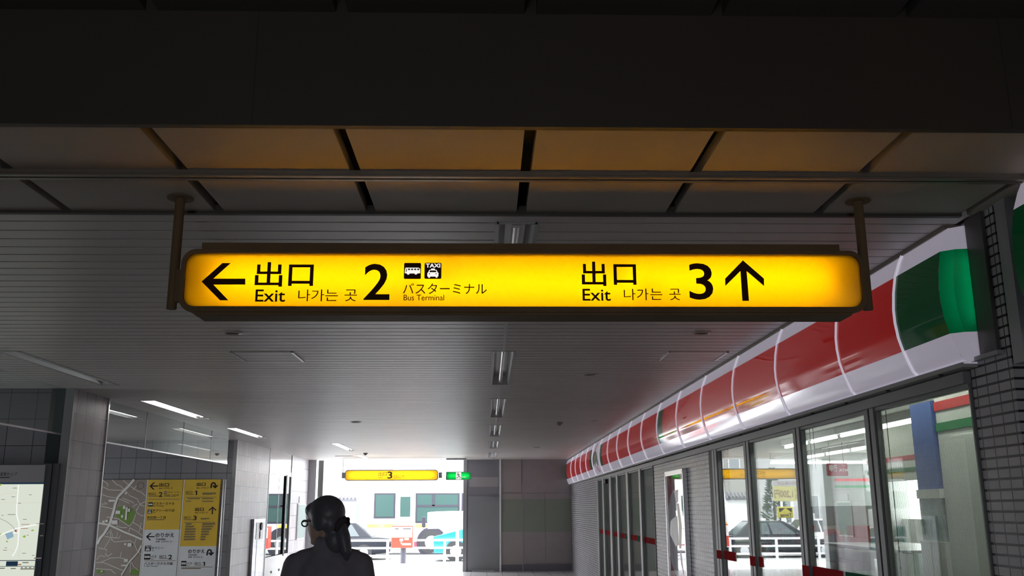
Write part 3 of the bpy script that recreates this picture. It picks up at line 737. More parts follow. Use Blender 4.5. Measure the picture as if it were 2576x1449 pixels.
for body, b, bo in (('出口', (1012, 138, 1145, 192), .02), ('Exit  나가는 곳', (1012, 200, 1200, 226), 0), ('出口', (862, 274, 958, 312), 0), ('2', (1008, 268, 1054, 334), .02), ('バスターミナル', (1118, 260, 1305, 280), 0), ('中田西一丁目方面', (1080, 300, 1285, 322), 0), ('バスターミナル', (920, 412, 1228, 446), .01), ('Bus Terminal', (918, 454, 1070, 470), 0), ('タクシーのりば', (918, 508, 1224, 544), .01), ('Taxi', (916, 552, 960, 566), 0), ('中田西一丁目', (840, 606, 1100, 645), .01), ('のりかえ', (960, 845, 1218, 902), .02), ('Transfer', (960, 915, 1105, 942), .01), ('換乘  갈아타는 곳', (960, 952, 1186, 976), 0), ('タクシー', (902, 1038, 1066, 1072), .01), ('Taxi', (902, 1084, 940, 1098), 0), ('バス', (890, 1158, 970, 1192), .01), ('Bus', (890, 1200, 930, 1216), 0), ('出口', (1012, 1155, 1102, 1194), .01), ('2', (1140, 1150, 1188, 1216), .02), ('バスターミナル方面', (798, 1254, 1198, 1294), .01), ('for Bus Terminal', (796, 1300, 985, 1316), 0)):
    sub(mb, FB, body, b, YB, K8, bo)
for b in ((862, 320, 1000, 330), (1012, 1202, 1135, 1210), (862, 368, 1300, 372), (800, 1233, 1242, 1237), (838, 652, 1085, 662), (1080, 326, 1245, 332)): dash(mb, FB, b, YB, K8)
mb.build('lettering', [M_black, M_fine], t)
md, mw = MB(), MB()
for b, fn in (((858, 412, 916, 470), picto_bus), ((850, 508, 906, 568), picto_taxi), ((812, 1020, 890, 1100), picto_taxi), ((802, 1140, 882, 1218), picto_bus), ((1078, 260, 1112, 292), picto_bus)): fn(FB, sq(*b, YB, **K8), md, mw, .003)
o = md.build('pictograms', M_black, t); mw.build('pictogram_figures', M_white, o)
t = board(-5.755, -5.06, bx(1560, 1030)[1], 'yellow over white direction board with turn-back arrows, beside the steel post')
mb = MB()
q = sq(1712, 472, 1808, 578, YB, **K8); FB.poly(mb, [q(*p) for p in arrU], .003)
for bb in ((1736, 132, 1830, 212), (1680, 1075, 1772, 1158)):
    q = sq(*bb, YB, **K8)
    FB.line(mb, [q(.08, 1), q(.1, .5), q(.2, .15), q(.42, .05), q(.62, .2), q(.66, .5), q(.66, .9)], .028, .003)
    FB.line(mb, [q(.34, .55), q(.66, .95), q(1.0, .5)], .028, .0035)
mb.build('arrow', M_black, t)
mb = MB()
for body, b, bo in (('出口', (1538, 132, 1660, 184), .02), ('Exit  나가는 곳', (1538, 194, 1705, 220), 0), ('出口', (1384, 250, 1474, 290), 0), ('1', (1508, 248, 1542, 310), 0), ('出口', (1516, 484, 1636, 534), .02), ('Exit  나가는 곳', (1516, 544, 1690, 570), 0), ('出口', (1362, 606, 1448, 642), 0), ('3', (1490, 600, 1534, 664), .02), ('のりかえ', (1420, 1074, 1648, 1126), .02), ('Transfer', (1420, 1136, 1546, 1160), .01), ('換乘  갈아타는 곳', (1418, 1170, 1618, 1194), 0), ('バス', (1398, 1256, 1472, 1286), .01), ('Bus', (1398, 1294, 1436, 1308), 0), ('出口', (1510, 1254, 1586, 1286), .01), ('1', (1620, 1250, 1652, 1306), 0)):
    sub(mb, FB, body, b, YB, K8, bo)
for b in ((1620, 276, 1810, 296), (1618, 300, 1760, 306), (1384, 338, 1820, 342), (1410, 352, 1580, 366), (1615, 352, 1770, 366), (1384, 392, 1460, 402), (1612, 392, 1770, 404), (1384, 298, 1500, 306), (1362, 652, 1480, 660), (1595, 632, 1715, 646), (1595, 652, 1670, 657), (1362, 692, 1800, 696), (1318, 1320, 1760, 1324), (1320, 1336, 1595, 1348), (1510, 1294, 1615, 1300)): dash(mb, FB, b, YB, K8)
for k in range(7):
    for xa, ln in ((1385, (80, 120, 150, 150, 150, 160, 160)[k]), (1618, (180, 160, 140, 110, 110, 70, 70)[k])):
        y = 706 + k * 36; dash(mb, FB, (xa - k * 5, y, xa - k * 5 + ln, y + 18), YB, K8); dash(mb, FB, (xa - k * 5, y + 22, xa - k * 5 + ln * .8, y + 25), YB, K8)
mb.build('lettering', [M_black, M_fine], t)
md, mw = MB(), MB(); picto_bus(FB, sq(1322, 1236, 1390, 1308, YB, **K8), md, mw, .003)
o = md.build('pictograms', M_black, t); mw.build('pictogram_figures', M_white, o)
tag(MB().cyl((-4.965, 18.2, 0), (-4.965, 18.2, zt), .035, n=20).build('steel_post', M_steel, smooth=False), 'round brushed steel post at the edge of the yellow direction boards', 'post')

# ------------------------------------------------------------------ glazed door and fittings on the far tiled wall
Y0, Y1 = 21.12, 23.58
o = MB().box((-4.85, Y0, 0), (-4.795, Y0 + .05, H)).box((-4.85, Y1 - .05, 0), (-4.795, Y1, H)).box((-4.86, Y0, 2.40), (-4.80, Y1, 2.50)).build('door_1', M_alu)
struct(o)
x = MB().box((-4.83, Y0 + .05, 2.50), (-4.81, Y1 - .05, H)).build('transom_panel', mat('transom_white', (.38, .36, .36), .1, coat=.3), o)
mb = MB(); FL = Face((-4.81, 0, 0), (0, 1, 0), (0, 0, 1), (1, 0, 0))
for k in range(5): FL.rect(mb, 21.7, 22.9 - .1 * (k % 2), 2.72 - k * .03, 2.728 - k * .03, .003)
mb.build('notice_lines', M_grey, x)
MB().box((-4.835, Y0 + .05, .62), (-4.823, Y1 - .05, 2.40)).build('glass', glass('door_glass', (.25, .3, .3), boost=.22), o)
MB().box((-4.86, 22.93, .56), (-4.79, 23.06, 2.42)).build('dark_stile', M_black, o)
MB().box((-4.84, 22.28, .5), (-4.82, 22.31, 2.4)).build('meeting_stile', M_alu, o)
x = MB().box((-4.85, Y0 + .05, .0), (-4.80, Y1 - .05, .60)).build('lower_panel', M_wpaint, o)
for y in (21.8, 22.6): MB().ell((-4.79, y, .27), (.018, .018, .03), 10).build('knob', M_grey, x)
slab('wall_left_lobby', (-6.6, Y0, 0), (-6.5, Y1, H), mat('lobby_dark', (.06, .06, .065), .7))

t = thing('call_station', (-4.78, 20.25, .0), 'brushed steel cabinet with round dark knob on the far tiled pillar', 'cabinet')
MB().box((-4.797, 19.78, .05), (-4.745, 20.75, 1.43)).build('cabinet', mat('cabinet_steel', (.42, .42, .45), .4, .8, var=.25, vscale=2.5, stretch=(1, .5, 3)), t, bevel=.006)
MB().box((-4.745, 19.98, 1.02), (-4.738, 20.62, 1.36)).build('front_plate', mat('plate', (.45, .45, .46), .45, .3), t)
MB().cyl((-4.74, 20.35, 1.28), (-4.71, 20.35, 1.28), .075, n=20).build('knob', M_black, t)
MB().ell((-4.737, 20.3, 1.12), (.012, .06, .1), 16).build('handle', M_black, t)
MB().box((-4.746, 20.08, .1), (-4.742, 20.10, 1.35)).build('door_gap', M_black, t)
t = thing('notice_board', (-4.78, 24.9, .9), 'narrow dark green notice board with white edge beside the exit opening', 'notice board')
MB().box((-4.80, 24.42, .88), (-4.77, 25.42, 1.77)).build('frame', M_wpaint, t)
MB().box((-4.772, 24.45, .91), (-4.765, 25.39, 1.74)).build('green_panel', mat('chalk_green', (.12, .18, .165), .5), t)
tag(MB().box((-4.80, 24.6, 1.79), (-4.785, 25.25, 1.95)).build('notice_plate', mat('plate_grey', (.45, .44, .46), .4)), 'small grey plate above the green notice board', 'plate')

# ------------------------------------------------------------------ wall beside the exit
M_fw = mat('end_wall_blue', (.27, .27, .30), .45, var=.05, vscale=1); M_fw2 = mat('end_wall_warm', (.37, .34, .33), .45, var=.04, vscale=1); M_fg = mat('end_wall_green', (.25, .29, .24), .45, var=.04, vscale=1); M_fw3 = mat('end_wall_lower', (.34, .31, .32), .45, var=.04)
YW = 25.9
slab('wall_end', (-.63, YW, 0), (2.5, YW + .2, H), M_fw)
slab('trim_exit_post', (-.64, YW - .03, 0), (-.54, YW + .22, H), M_alu)
o = struct(MB().box((-.51, YW - .02, .01), (.325, YW, 1.955)).build('door_2', mat('door_grey', (.29, .31, .32), .4, var=.06, vscale=1)))
MB().box((.05, YW - .07, 1.88), (.28, YW - .02, 1.93)).build('door_closer', M_grey, o)
MB().box((-.4, YW - .025, .005), (.2, YW - .018, .02)).build('sill_strip', M_steel, o)
slab('trim_end_strip', (.335, YW - .05, 0), (.385, YW, H), M_steel)
mb = MB()
mb.box((.39, YW - .012, 2.05), (.93, YW, H), 0); mb.box((.39, YW - .012, 1.87), (.95, YW, 2.02), 0); mb.box((.39, YW - .012, 1.02), (.95, YW, 1.866), 1); mb.box((.39, YW - .012, .16), (.95, YW, 1.014), 0)
mb.box((.975, YW - .012, 2.03), (2.27, YW, H), 2); mb.box((.975, YW - .012, 1.87), (1.565, YW, 2.02), 2); mb.box((1.575, YW - .012, 1.87), (2.27, YW, 2.02), 2)
mb.box((.975, YW - .012, 1.02), (1.565, YW, 1.866), 1); mb.box((1.575, YW - .012, 1.02), (2.27, YW, 1.866), 1)
mb.box((.975, YW - .012, .2), (1.565, YW, 1.014), 2); mb.box((1.575, YW - .012, .2), (2.27, YW, 1.014), 2)
struct(mb.build('wall_end_panels', [M_fw2, M_fg, M_fw3]))
slab('trim_panel_joint', (.952, YW - .02, 0), (.972, YW, 2.3), M_alu)
slab('baseboard_end', (.39, YW - .016, 0), (2.27, YW, .17), mat('skirting', (.16, .16, .19), .5))
tag(MB().box((-.48, YW - .012, 2.20), (.31, YW, 2.46)).build('wall_plate', mat('pale_plate', (.40, .38, .39), .45)), 'pale blank plate on the end wall above the grey door', 'plate')
mb = MB()
for k in range(6): FX = facey(YW - .012); FX.rect(mb, .53, .80 - .05 * (k % 3), .93 - k * .03, .938 - k * .03, .002)
FX.disc(mb, .65, 1.37, .014)
mb.build('trim_printed_notice', M_grey)['kind'] = 'structure'

# ------------------------------------------------------------------ shop front
slab('wall_right_far', (XS, 19.5, 0), (2.48, YW, 2.26), M_brick)
slab('wall_right_pillar', (XS, 9.66, 0), (2.48, 12.97, 2.26), M_brick)
slab('wall_right_post', (XS, 3.965, 0), (2.62, 4.32, H), M_brick)
slab('wall_right_upper', (2.31, 4.22, 2.255), (2.48, YW, 3.0), M_grey)
slab('trim_metal_post', (2.262, 4.04, 2.275), (XS, 4.185, H), mat('post_dark', (.10, .09, .085), .4, .3))
slab('trim_metal_post_second', (2.27, 3.85, 2.20), (2.5, 3.935, H), M_alu)
slab('wall_right_near', (2.66, -7, 0), (2.8, 3.96, 3.5), M_grey)
slab('wall_right_near_upper', (2.34, -4, 2.27), (2.66, 3.84, H), M_grey)
slab('trim_ledge', (2.25, 4.02, 2.258), (2.28, 4.34, 2.277), M_alu)
slab('trim_window_head', (2.245, 4.33, 2.17), (2.34, 19.5, 2.225), mat('head_metal', (.24, .245, .25), .45, .2))
slab('trim_fascia_soffit', (2.205, 4.25, 2.235), (2.36, YW, 2.256), mat('soffit_grey', (.42, .42, .42), .5))
mb = MB()
for k in range(34): mb.cyl((2.225, 4.5 + k * .62, 2.236), (2.225, 4.5 + k * .62, 2.228), .011, n=8)
struct(mb.build('trim_soffit_bolts', M_black))

PROF = [(2.21, 2.905), (2.19, 2.865), (2.163, 2.79), (2.146, 2.70), (2.137, 2.61), (2.138, 2.54), (2.148, 2.46), (2.166, 2.392), (2.188, 2.33), (2.206, 2.285), (2.232, 2.258)]
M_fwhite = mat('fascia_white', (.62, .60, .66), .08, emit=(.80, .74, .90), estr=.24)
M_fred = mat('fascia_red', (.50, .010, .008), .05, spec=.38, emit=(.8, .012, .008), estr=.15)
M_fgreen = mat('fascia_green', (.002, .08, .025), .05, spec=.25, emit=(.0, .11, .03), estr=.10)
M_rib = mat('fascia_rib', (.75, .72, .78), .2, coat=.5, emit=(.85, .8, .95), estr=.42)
def strip(mb, ys, prof, dx=0.0):
    for a, b in zip(ys, ys[1:]): mb.loft([[(x + dx, a, z) for x, z in prof], [(x + dx, b, z) for x, z in prof]], caps=False, closed=False)
def fascia(ya, yb, ribs, cuts, label, nearcap=True):
    t = thing('shop_fascia', (2.2, (ya + yb) / 2, 2.26), label, 'shop fascia', 'curved red and green shop fascias')
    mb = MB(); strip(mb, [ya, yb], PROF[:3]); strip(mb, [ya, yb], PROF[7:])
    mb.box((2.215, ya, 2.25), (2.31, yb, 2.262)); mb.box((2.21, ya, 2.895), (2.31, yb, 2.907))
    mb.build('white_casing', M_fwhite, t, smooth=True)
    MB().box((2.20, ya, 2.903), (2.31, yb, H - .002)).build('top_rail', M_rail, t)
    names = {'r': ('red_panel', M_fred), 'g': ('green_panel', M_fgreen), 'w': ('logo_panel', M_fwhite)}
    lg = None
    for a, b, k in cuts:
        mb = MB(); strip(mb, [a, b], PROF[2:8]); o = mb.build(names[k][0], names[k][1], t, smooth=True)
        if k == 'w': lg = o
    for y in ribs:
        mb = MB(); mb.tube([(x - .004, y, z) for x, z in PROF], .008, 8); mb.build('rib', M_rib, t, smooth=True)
    return t, lg
ribs = [4.745] + [5.58 + 1.243 * k for k in range(16)]
def split(a, b, k):
    ys = [a] + [r for r in ribs if a + .02 < r < b - .02] + [b]
    return [(p, q, k) for p, q in zip(ys, ys[1:])]
cuts = [(4.25, 4.745, 'g')] + split(4.745, 11.43, 'r') + [(11.43, 11.79, 'g')] + split(11.79, 17.6, 'r') + [(17.6, 18.02, 'g'), (18.02, 19.28, 'w'), (19.28, 19.75, 'g')] + split(19.75, 25.6, 'r') + [(25.6, 25.88, 'g')]
t, lg = fascia(4.25, 25.88, ribs, cuts, 'long curved red, white and green fascia above all the shop windows and doors')
# near end cap, lit from inside
def cap(t, y, d=.06):
    xs = lambda z: np.interp(z, [p[1] for p in PROF[::-1]], [p[0] for p in PROF[::-1]])
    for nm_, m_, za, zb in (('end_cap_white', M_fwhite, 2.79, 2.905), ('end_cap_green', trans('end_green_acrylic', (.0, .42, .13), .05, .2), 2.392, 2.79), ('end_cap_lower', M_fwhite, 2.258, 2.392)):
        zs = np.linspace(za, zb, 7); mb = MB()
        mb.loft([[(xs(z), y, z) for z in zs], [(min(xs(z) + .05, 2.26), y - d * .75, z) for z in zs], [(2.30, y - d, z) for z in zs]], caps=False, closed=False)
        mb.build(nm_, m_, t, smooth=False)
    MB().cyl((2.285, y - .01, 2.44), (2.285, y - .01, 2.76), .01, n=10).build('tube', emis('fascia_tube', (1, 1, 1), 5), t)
cap(t, 4.25)
# emblem panel: a green, yellow and red figure on white
FS = Face((2.132, 0, 0), (0, -1, 0), (0, 0, 1), (-1, 0, 0))
def onprof(name, pts, m, par):
    """flat print laid on the curved fascia: (y, z) points"""
    mb = MB(); bm = bmesh.new(); vs = [bm.verts.new((p[0], p[1], 0)) for p in pts]; bm.faces.new(vs); bmesh.ops.triangulate(bm, faces=bm.faces)
    bmesh.ops.subdivide_edges(bm, edges=bm.edges, cuts=2); bmesh.ops.triangulate(bm, faces=bm.faces); bm.verts.index_update()
    zz = [p[1] for p in PROF[::-1]]; xx = [p[0] for p in PROF[::-1]]
    mb.add([(float(np.interp(v.co.y, zz, xx)) - .006, v.co.x, v.co.y) for v in bm.verts], [tuple(v.index for v in f.verts) for f in bm.faces]); bm.free()
    mb.build(name, m, par)
M_eg = mat('emblem_green', (.02, .16, .08), .3); M_ey = mat('emblem_yellow', (.65, .36, .02), .3); M_er = mat('emblem_red', (.42, .02, .05), .3); M_eb = mat('emblem_brown', (.16, .05, .03), .3)
onprof('emblem_wing', [(18.9, 2.47), (19.05, 2.56), (19.15, 2.42), (19.12, 2.60), (18.98, 2.70), (18.72, 2.715), (18.5, 2.69), (18.3, 2.60), (18.25, 2.45), (18.35, 2.52), (18.42, 2.40), (18.52, 2.50), (18.7, 2.46)], M_eg, lg)
onprof('emblem_body', [(18.58, 2.80), (18.70, 2.80), (18.80, 2.62), (18.82, 2.42), (18.7, 2.40), (18.62, 2.55)], M_ey, lg)
onprof('emblem_head', [(18.45, 2.85), (18.55, 2.87), (18.68, 2.79), (18.58, 2.79)], M_eb, lg)
onprof('emblem_foot', [(18.78, 2.42), (18.70, 2.42), (18.42, 2.295), (18.50, 2.29)], M_er, lg)
onprof('emblem_foot', [(18.58, 2.41), (18.50, 2.41), (18.30, 2.31), (18.38, 2.30)], M_er, lg)
t2, _ = fascia(-3.0, 3.61, [2.4, 1.2, .0, -1.2, -2.4], [(2.4, 3.61, 'g'), (-3, 2.4, 'r')], 'second shop fascia end, green and white, past the brick column at the picture edge')
def capfar(t, y, d=.05):
    xs = lambda z: np.interp(z, [p[1] for p in PROF[::-1]], [p[0] for p in PROF[::-1]])
    for nm_, m_, za, zb in (('end_cap_white', M_fwhite, 2.79, 2.905), ('end_cap_green', bpy.data.materials['end_green_acrylic'], 2.392, 2.79), ('end_cap_lower', M_fwhite, 2.258, 2.392)):
        zs = np.linspace(za, zb, 7); mb = MB()
        mb.loft([[(xs(z), y, z) for z in zs], [(2.30, y + d, z) for z in zs]], caps=False, closed=False); mb.build(nm_, m_, t)
capfar(t2, 3.61, .05)

# windows of the shop
M_sf = mat('shop_frame', (.19, .195, .20), .42, .25, var=.05)
def wired():
    m = glass('wired_glass', (.90, .94, .90), milk=(.6, .65, .58), milk_amt=.04)
    nt = m.node_tree; out = [n for n in nt.nodes if n.type == 'OUTPUT_MATERIAL'][0]; prev = out.inputs[0].links[0].from_socket
    g = nt.nodes.new('ShaderNodeNewGeometry'); s = nt.nodes.new('ShaderNodeSeparateXYZ'); nt.links.new(g.outputs['Position'], s.inputs[0])
    res = []
    for sg in (1, -1):
        a = nt.nodes.new('ShaderNodeMath'); a.operation = 'MULTIPLY_ADD'; a.inputs[1].default_value = 1.7 * sg
        nt.links.new(s.outputs[1], a.inputs[0]); nt.links.new(s.outputs[2], a.inputs[2])
        b = nt.nodes.new('ShaderNodeMath'); b.operation = 'MODULO'; b.inputs[1].default_value = .05
        c = nt.nodes.new('ShaderNodeMath'); c.operation = 'ADD'; c.inputs[1].default_value = 35.0
        nt.links.new(a.outputs[0], c.inputs[0]); nt.links.new(c.outputs[0], b.inputs[0])
        d = nt.nodes.new('ShaderNodeMath'); d.operation = 'LESS_THAN'; d.inputs[1].default_value = .0022; nt.links.new(b.outputs[0], d.inputs[0]); res.append(d.outputs[0])
    mx = nt.nodes.new('ShaderNodeMath'); mx.operation = 'MAXIMUM'; nt.links.new(res[0], mx.inputs[0]); nt.links.new(res[1], mx.inputs[1])
    df = nt.nodes.new('ShaderNodeBsdfDiffuse'); df.inputs[0].default_value = (.30, .32, .29, 1)
    k = nt.nodes.new('ShaderNodeMixShader'); nt.links.new(mx.outputs[0], k.inputs[0]); nt.links.new(prev, k.inputs[1]); nt.links.new(df.outputs[0], k.inputs[2]); nt.links.new(k.outputs[0], out.inputs[0])
    return m
M_wired = wired()
M_stripe = mat('sticker_red', (.42, .02, .025), .9, spec=.03); M_stripeg = mat('sticker_green', (.03, .16, .09), .9, spec=.03)
FW = Face((2.275, 0, 0), (0, -1, 0), (0, 0, 1), (-1, 0, 0))
bays = [(4.33, 5.43), (5.57, 6.77), (6.91, 8.12), (8.28, 9.29)]
def window(n, a, b, gl, grn=None, red=None):
    mb = MB(); mb.box((2.262, a, .0), (2.305, b, .10)); mb.box((2.265, a, 2.15), (2.305, b, 2.17)); mb.box((2.27, a, .1), (2.302, a + .012, 2.15)); mb.box((2.27, b - .012, .1), (2.302, b, 2.15))
    o = struct(mb.build('window_%d' % n, M_sf))
    MB().box((2.287, a + .012, .1), (2.295, b - .012, 2.15)).build('glass', gl, o)
    mb = MB(); zA, zB = 1.125, 1.205
    if grn:
        FW.rect(mb, -(b - .012), -grn[1], zA, zB, -.008); FW.rect(mb, -grn[0], -(a + .012), zA, zB, -.008)
        mg = MB(); FW.rect(mg, -grn[1] + .05, -grn[0] - .05, zA - .005, zB, -.008); mg.build('green_stripe', M_stripeg, o)
    elif red: FW.rect(mb, -red[1], -red[0], zA, zB, -.008)
    else: FW.rect(mb, -(b - .012), -(a + .012), zA, zB, -.008)
    mb.build('red_stripe', M_stripe, o)
    return o
for k, (a, b) in enumerate(bays): window(k + 1, a, b, M_wired if k == 0 else M_glass, None if k != 1 else (5.62, 6.2), {2: (7.98, 8.10), 3: (8.85, 9.275)}.get(k))
for k, (a, b) in enumerate([(5.43, 5.57), (6.77, 6.91), (8.12, 8.28), (9.29, 9.47)]):
    mb = MB(); mb.box((2.258, a, 0), (2.305, (a + b) / 2 - .012, 2.19)); mb.box((2.258, (a + b) / 2 + .012, 0), (2.305, b, 2.19)); mb.box((2.275, (a + b) / 2 - .015, 0), (2.305, (a + b) / 2 + .015, 2.19))
    mb.box((2.2565, a, 1.125), (2.259, b, 1.205), 1)
    struct(mb.build('trim_mullion', [M_sf, M_stripe]))
slab('trim_window_jamb', (2.27, 9.48, 0), (2.40, 9.66, 2.19), M_black)
dy = [12.97, 13.95, 14.1, 15.2, 15.4, 16.4, 16.6, 17.3, 17.55, 18.4, 18.6, 19.35]
for k in range(6):
    o = window(5 + k, dy[2 * k], dy[2 * k + 1], M_glass, (dy[2 * k] + .25, dy[2 * k] + .55) if k in (1, 2) else None)
    if k < 5:
        slab('trim_door_mullion', (2.25, dy[2 * k + 1], 0), (2.315, dy[2 * k + 2], 2.19), M_alu)
slab('trim_shop_door_jamb', (2.25, 19.35, 0), (2.36, 19.5, 2.19), M_alu)
tag(MB().box((2.19, 17.6, 2.06), (2.24, 17.85, 2.14)).build('door_sensor', M_black), 'small black sensor box above the shop door beside the mullion', 'sensor')

# poster on the brick pillar
t = thing('poster_frame', (2.26, 11.3, .5), 'tall glossy framed poster with a white oval on the brick pillar', 'poster')
ya, yb = 10.80, 11.88; za, zb = .45, 2.03
MB().box((2.24, ya, za), (2.28, yb, zb)).build('backing', M_black, t)
mb = MB()
for a, b in (((2.225, ya - .02, za), (2.28, ya + .03, zb)), ((2.225, yb - .03, za), (2.28, yb + .02, zb)), ((2.225, ya, zb - .04), (2.28, yb, zb + .02)), ((2.225, ya, za - .02), (2.28, yb, za + .04))): mb.box(a, b)
mb.build('frame', M_steel, t, bevel=.004)
FP = Face((2.24, 0, 0), (0, -1, 0), (0, 0, 1), (-1, 0, 0))
def fp(name, m, pts, off):
    mb = MB(); FP.poly(mb, [(-p[0], p[1]) for p in pts], off); mb.build(name, m, t)
mb = MB(); FP.rect(mb, -yb, -ya, za, zb, .001); mb.build('red_sheet', mat('poster_red', (.42, .03, .04), .015, spec=.3), t)
mb = MB(); FP.disc(mb, -11.34, 1.32, .52, .50, .002, n=48); mb.build('white_oval', mat('poster_white', (.75, .75, .80), .015, spec=.3), t)
fp('emblem_wing', M_eg, [(11.75, 1.30), (11.70, 1.42), (11.62, 1.47), (11.25, 1.52), (11.22, 1.20), (11.42, 1.16), (11.5, 1.21)], .003)
fp('emblem_neck', M_ey, [(11.25, 1.66), (11.12, 1.66), (11.02, 1.40), (11.10, 1.15), (11.22, 1.15), (11.18, 1.42)], .003)
fp('emblem_beak', M_er, [(11.38, 1.80), (11.15, 1.82), (11.16, 1.68), (11.26, 1.66)], .003)
fp('emblem_foot', M_er, [(11.18, 1.13), (11.12, 1.13), (11.05, .98), (11.02, .85), (11.15, .98)], .003)
for k in range(4): fp('emblem_stripe', mat('emblem_pale', (.6, .6, .62), .2), [(11.64 - k * .09, 1.45), (11.62 - k * .09, 1.455), (11.58 - k * .09, 1.2), (11.6 - k * .09, 1.2)], .004)

# ------------------------------------------------------------------ inside the shop
ZC = 2.72
slab('ceiling_shop', (2.48, 4.2, ZC), (9.8, 25, ZC + .1), M_shopwhite)
slab('wall_shop_near', (2.62, 3.98, 0), (9.8, 4.2, ZC), M_shopwhite)
slab('wall_shop_end', (2.48, 22.0, 0), (9.8, 22.2, ZC), mat('shop_grey', (.26, .27, .25), .5))
mb = MB(); mb.box((9.6, 4.2, 0), (9.8, 18.6, ZC)); mb.box((9.6, 18.6, 0), (9.8, 22, 1.35)); mb.box((9.6, 18.6, 2.35), (9.8, 22, ZC)); mb.box((9.6, 20.2, 1.35), (9.8, 20.45, 2.35))
struct(mb.build('wall_shop_side', M_shopwhite))
slab('wall_shop_front', (2.36, 9.66, 0), (2.48, 12.97, ZC), M_shopwhite)
slab('wall_shop_front_far', (2.36, 19.5, 0), (2.48, 22, ZC), M_shopwhite)
def stripes(name, a, b, fa):
    """red and green trim bands along a shop wall"""
    for nm_, m_, z0, z1 in (('trim_red_band', M_red, 2.205, 2.265), ('trim_green_band', M_green, 2.055, 2.11)):
        p, q = list(a), list(b); p[2], q[2] = z0, z1
        struct(MB().box(p, q).build(nm_, m_))
t = thing('partition_panel', (3.0, 5.5, 0), 'white partition with red and green bands behind the wired glass beside the brick post', 'partition')
MB().box((3.0, 4.25, 0), (3.08, 6.2, 2.31)).build('panel', M_shopwhite, t)
MB().box((2.992, 4.25, 2.225), (3.0, 6.2, 2.285)).build('red_band', M_red, t)
MB().box((2.992, 4.25, 2.09), (3.0, 6.2, 2.145)).build('green_band', M_green, t)
t = thing('poster_column', (3.0, 6.4, 0), 'blue poster column on a slim white dispenser beside the white partition', 'display column')
MB().box((2.98, 6.22, 1.72), (3.10, 6.53, 2.30)).build('blue_poster', mat('poster_blue', (.055, .11, .34), .5, var=.08), t)
MB().box((2.97, 6.20, 1.66), (3.12, 6.54, 1.72)).build('shelf', M_shopwhite, t)
MB().box((2.98, 6.22, 1.38), (3.12, 6.53, 1.66)).build('bottle_window', mat('bottle_window', (.30, .36, .36), .15, var=.3, vscale=14), t)
MB().box((2.97, 6.20, 0), (3.15, 6.55, 1.38)).build('cabinet', M_shopwhite, t)
slab('wall_shop_bulkhead', (5.5, 11.6, 1.95), (5.6, 13.6, ZC), M_shopwhite)
stripes('b', (5.49, 11.6, 0), (5.5, 13.6, 0), 0)
stripes('e', (8.1, 21.99, 0), (9.1, 22.0, 0), 0)
TUBE = [emis('shop_tube', (.98, 1, .95), 12), emis('shop_tube_front', (.98, 1, .95), 36)]
for x, ys, z in ((5.05, [9.6 + 1.28 * i for i in range(5)], 2.60), (6.5, [10.4 + 1.28 * i for i in range(7)], 2.60), (8.0, [12.0 + 1.28 * i for i in range(5)], 2.60), (2.80, [4.5 + 1.28 * i for i in range(4)], 2.60), (3.9, [13.6 + 1.28 * i for i in range(6)], 2.64)):  # last row is unseen, added to brighten the view through the doors
    for i, y in enumerate(ys):
        t = thing('shop_light', (x, y + .6, z), {5.05: 'bare tube light in the shop ceiling row nearest the windows', 6.5: 'bare tube light in the second ceiling row inside the shop', 8.0: 'bare tube light in the third ceiling row deep inside the shop', 2.8: 'bare tube light close behind the shop window heads', 3.9: 'unseen tube light added to brighten the shop behind its doors'}[x], 'tube light', 'tube lights in the ' + {5.05: 'first', 6.5: 'second', 8.0: 'third', 2.8: 'window', 3.9: 'added door side'}[x] + ' shop ceiling row')
        MB().cyl((x, y + .08, z), (x, y + 1.15, z), .022, n=10).build('tube', TUBE[x == 2.8], t)
        MB().box((x - .05, y, z + .03), (x + .05, y + 1.23, ZC)).build('batten', M_wpaint, t)
# long cross tube over the red bank sign
t = thing('shop_light', (6.9, 19.6, 2.5), 'long bare tube light running across the shop above the red bank sign', 'tube light')
MB().cyl((5.9, 19.6, 2.52), (8.15, 19.6, 2.52), .024, n=10).build('tube', bpy.data.materials['shop_tube'], t)
MB().box((5.9, 19.56, 2.56), (8.15, 19.64, ZC)).build('batten', M_wpaint, t)
# red bank sign
yS = 16.4; FSn = facey(yS); a0, a1, b0, b1 = pbox(330, 250, 1205, 755, yS, sc=16.1, ox=2060, oy=1150)
t = thing('bank_sign', ((a0 + a1) / 2, yS + .03, b0), 'red hanging bank machine sign with white lettering inside the shop', 'hanging sign')
MB().box((a0, yS, b0), (a1, yS + .07, b1)).build('panel', mat('sign_red', (.42, .03, .05), .35), t, bevel=.015)
mb = MB(); K1 = dict(sc=16.1, ox=2060, oy=1150)
FSn.text(mb, '銀行', *pbox(390, 300, 745, 590, yS, **K1), .003, .02); FSn.text(mb, 'ATM', *pbox(805, 470, 1185, 590, yS, **K1), .003, .02); FSn.rect(mb, *pbox(900, 315, 1050, 325, yS, **K1), .003); FSn.rect(mb, *pbox(940, 370, 1060, 380, yS, **K1), .003)
mb.build('lettering', M_white, t)
for x in (a0 + .06, a1 - .06): MB().cyl((x, yS + .03, b1), (x, yS + .03, ZC), .006, n=6).build('hanger', M_grey, t)
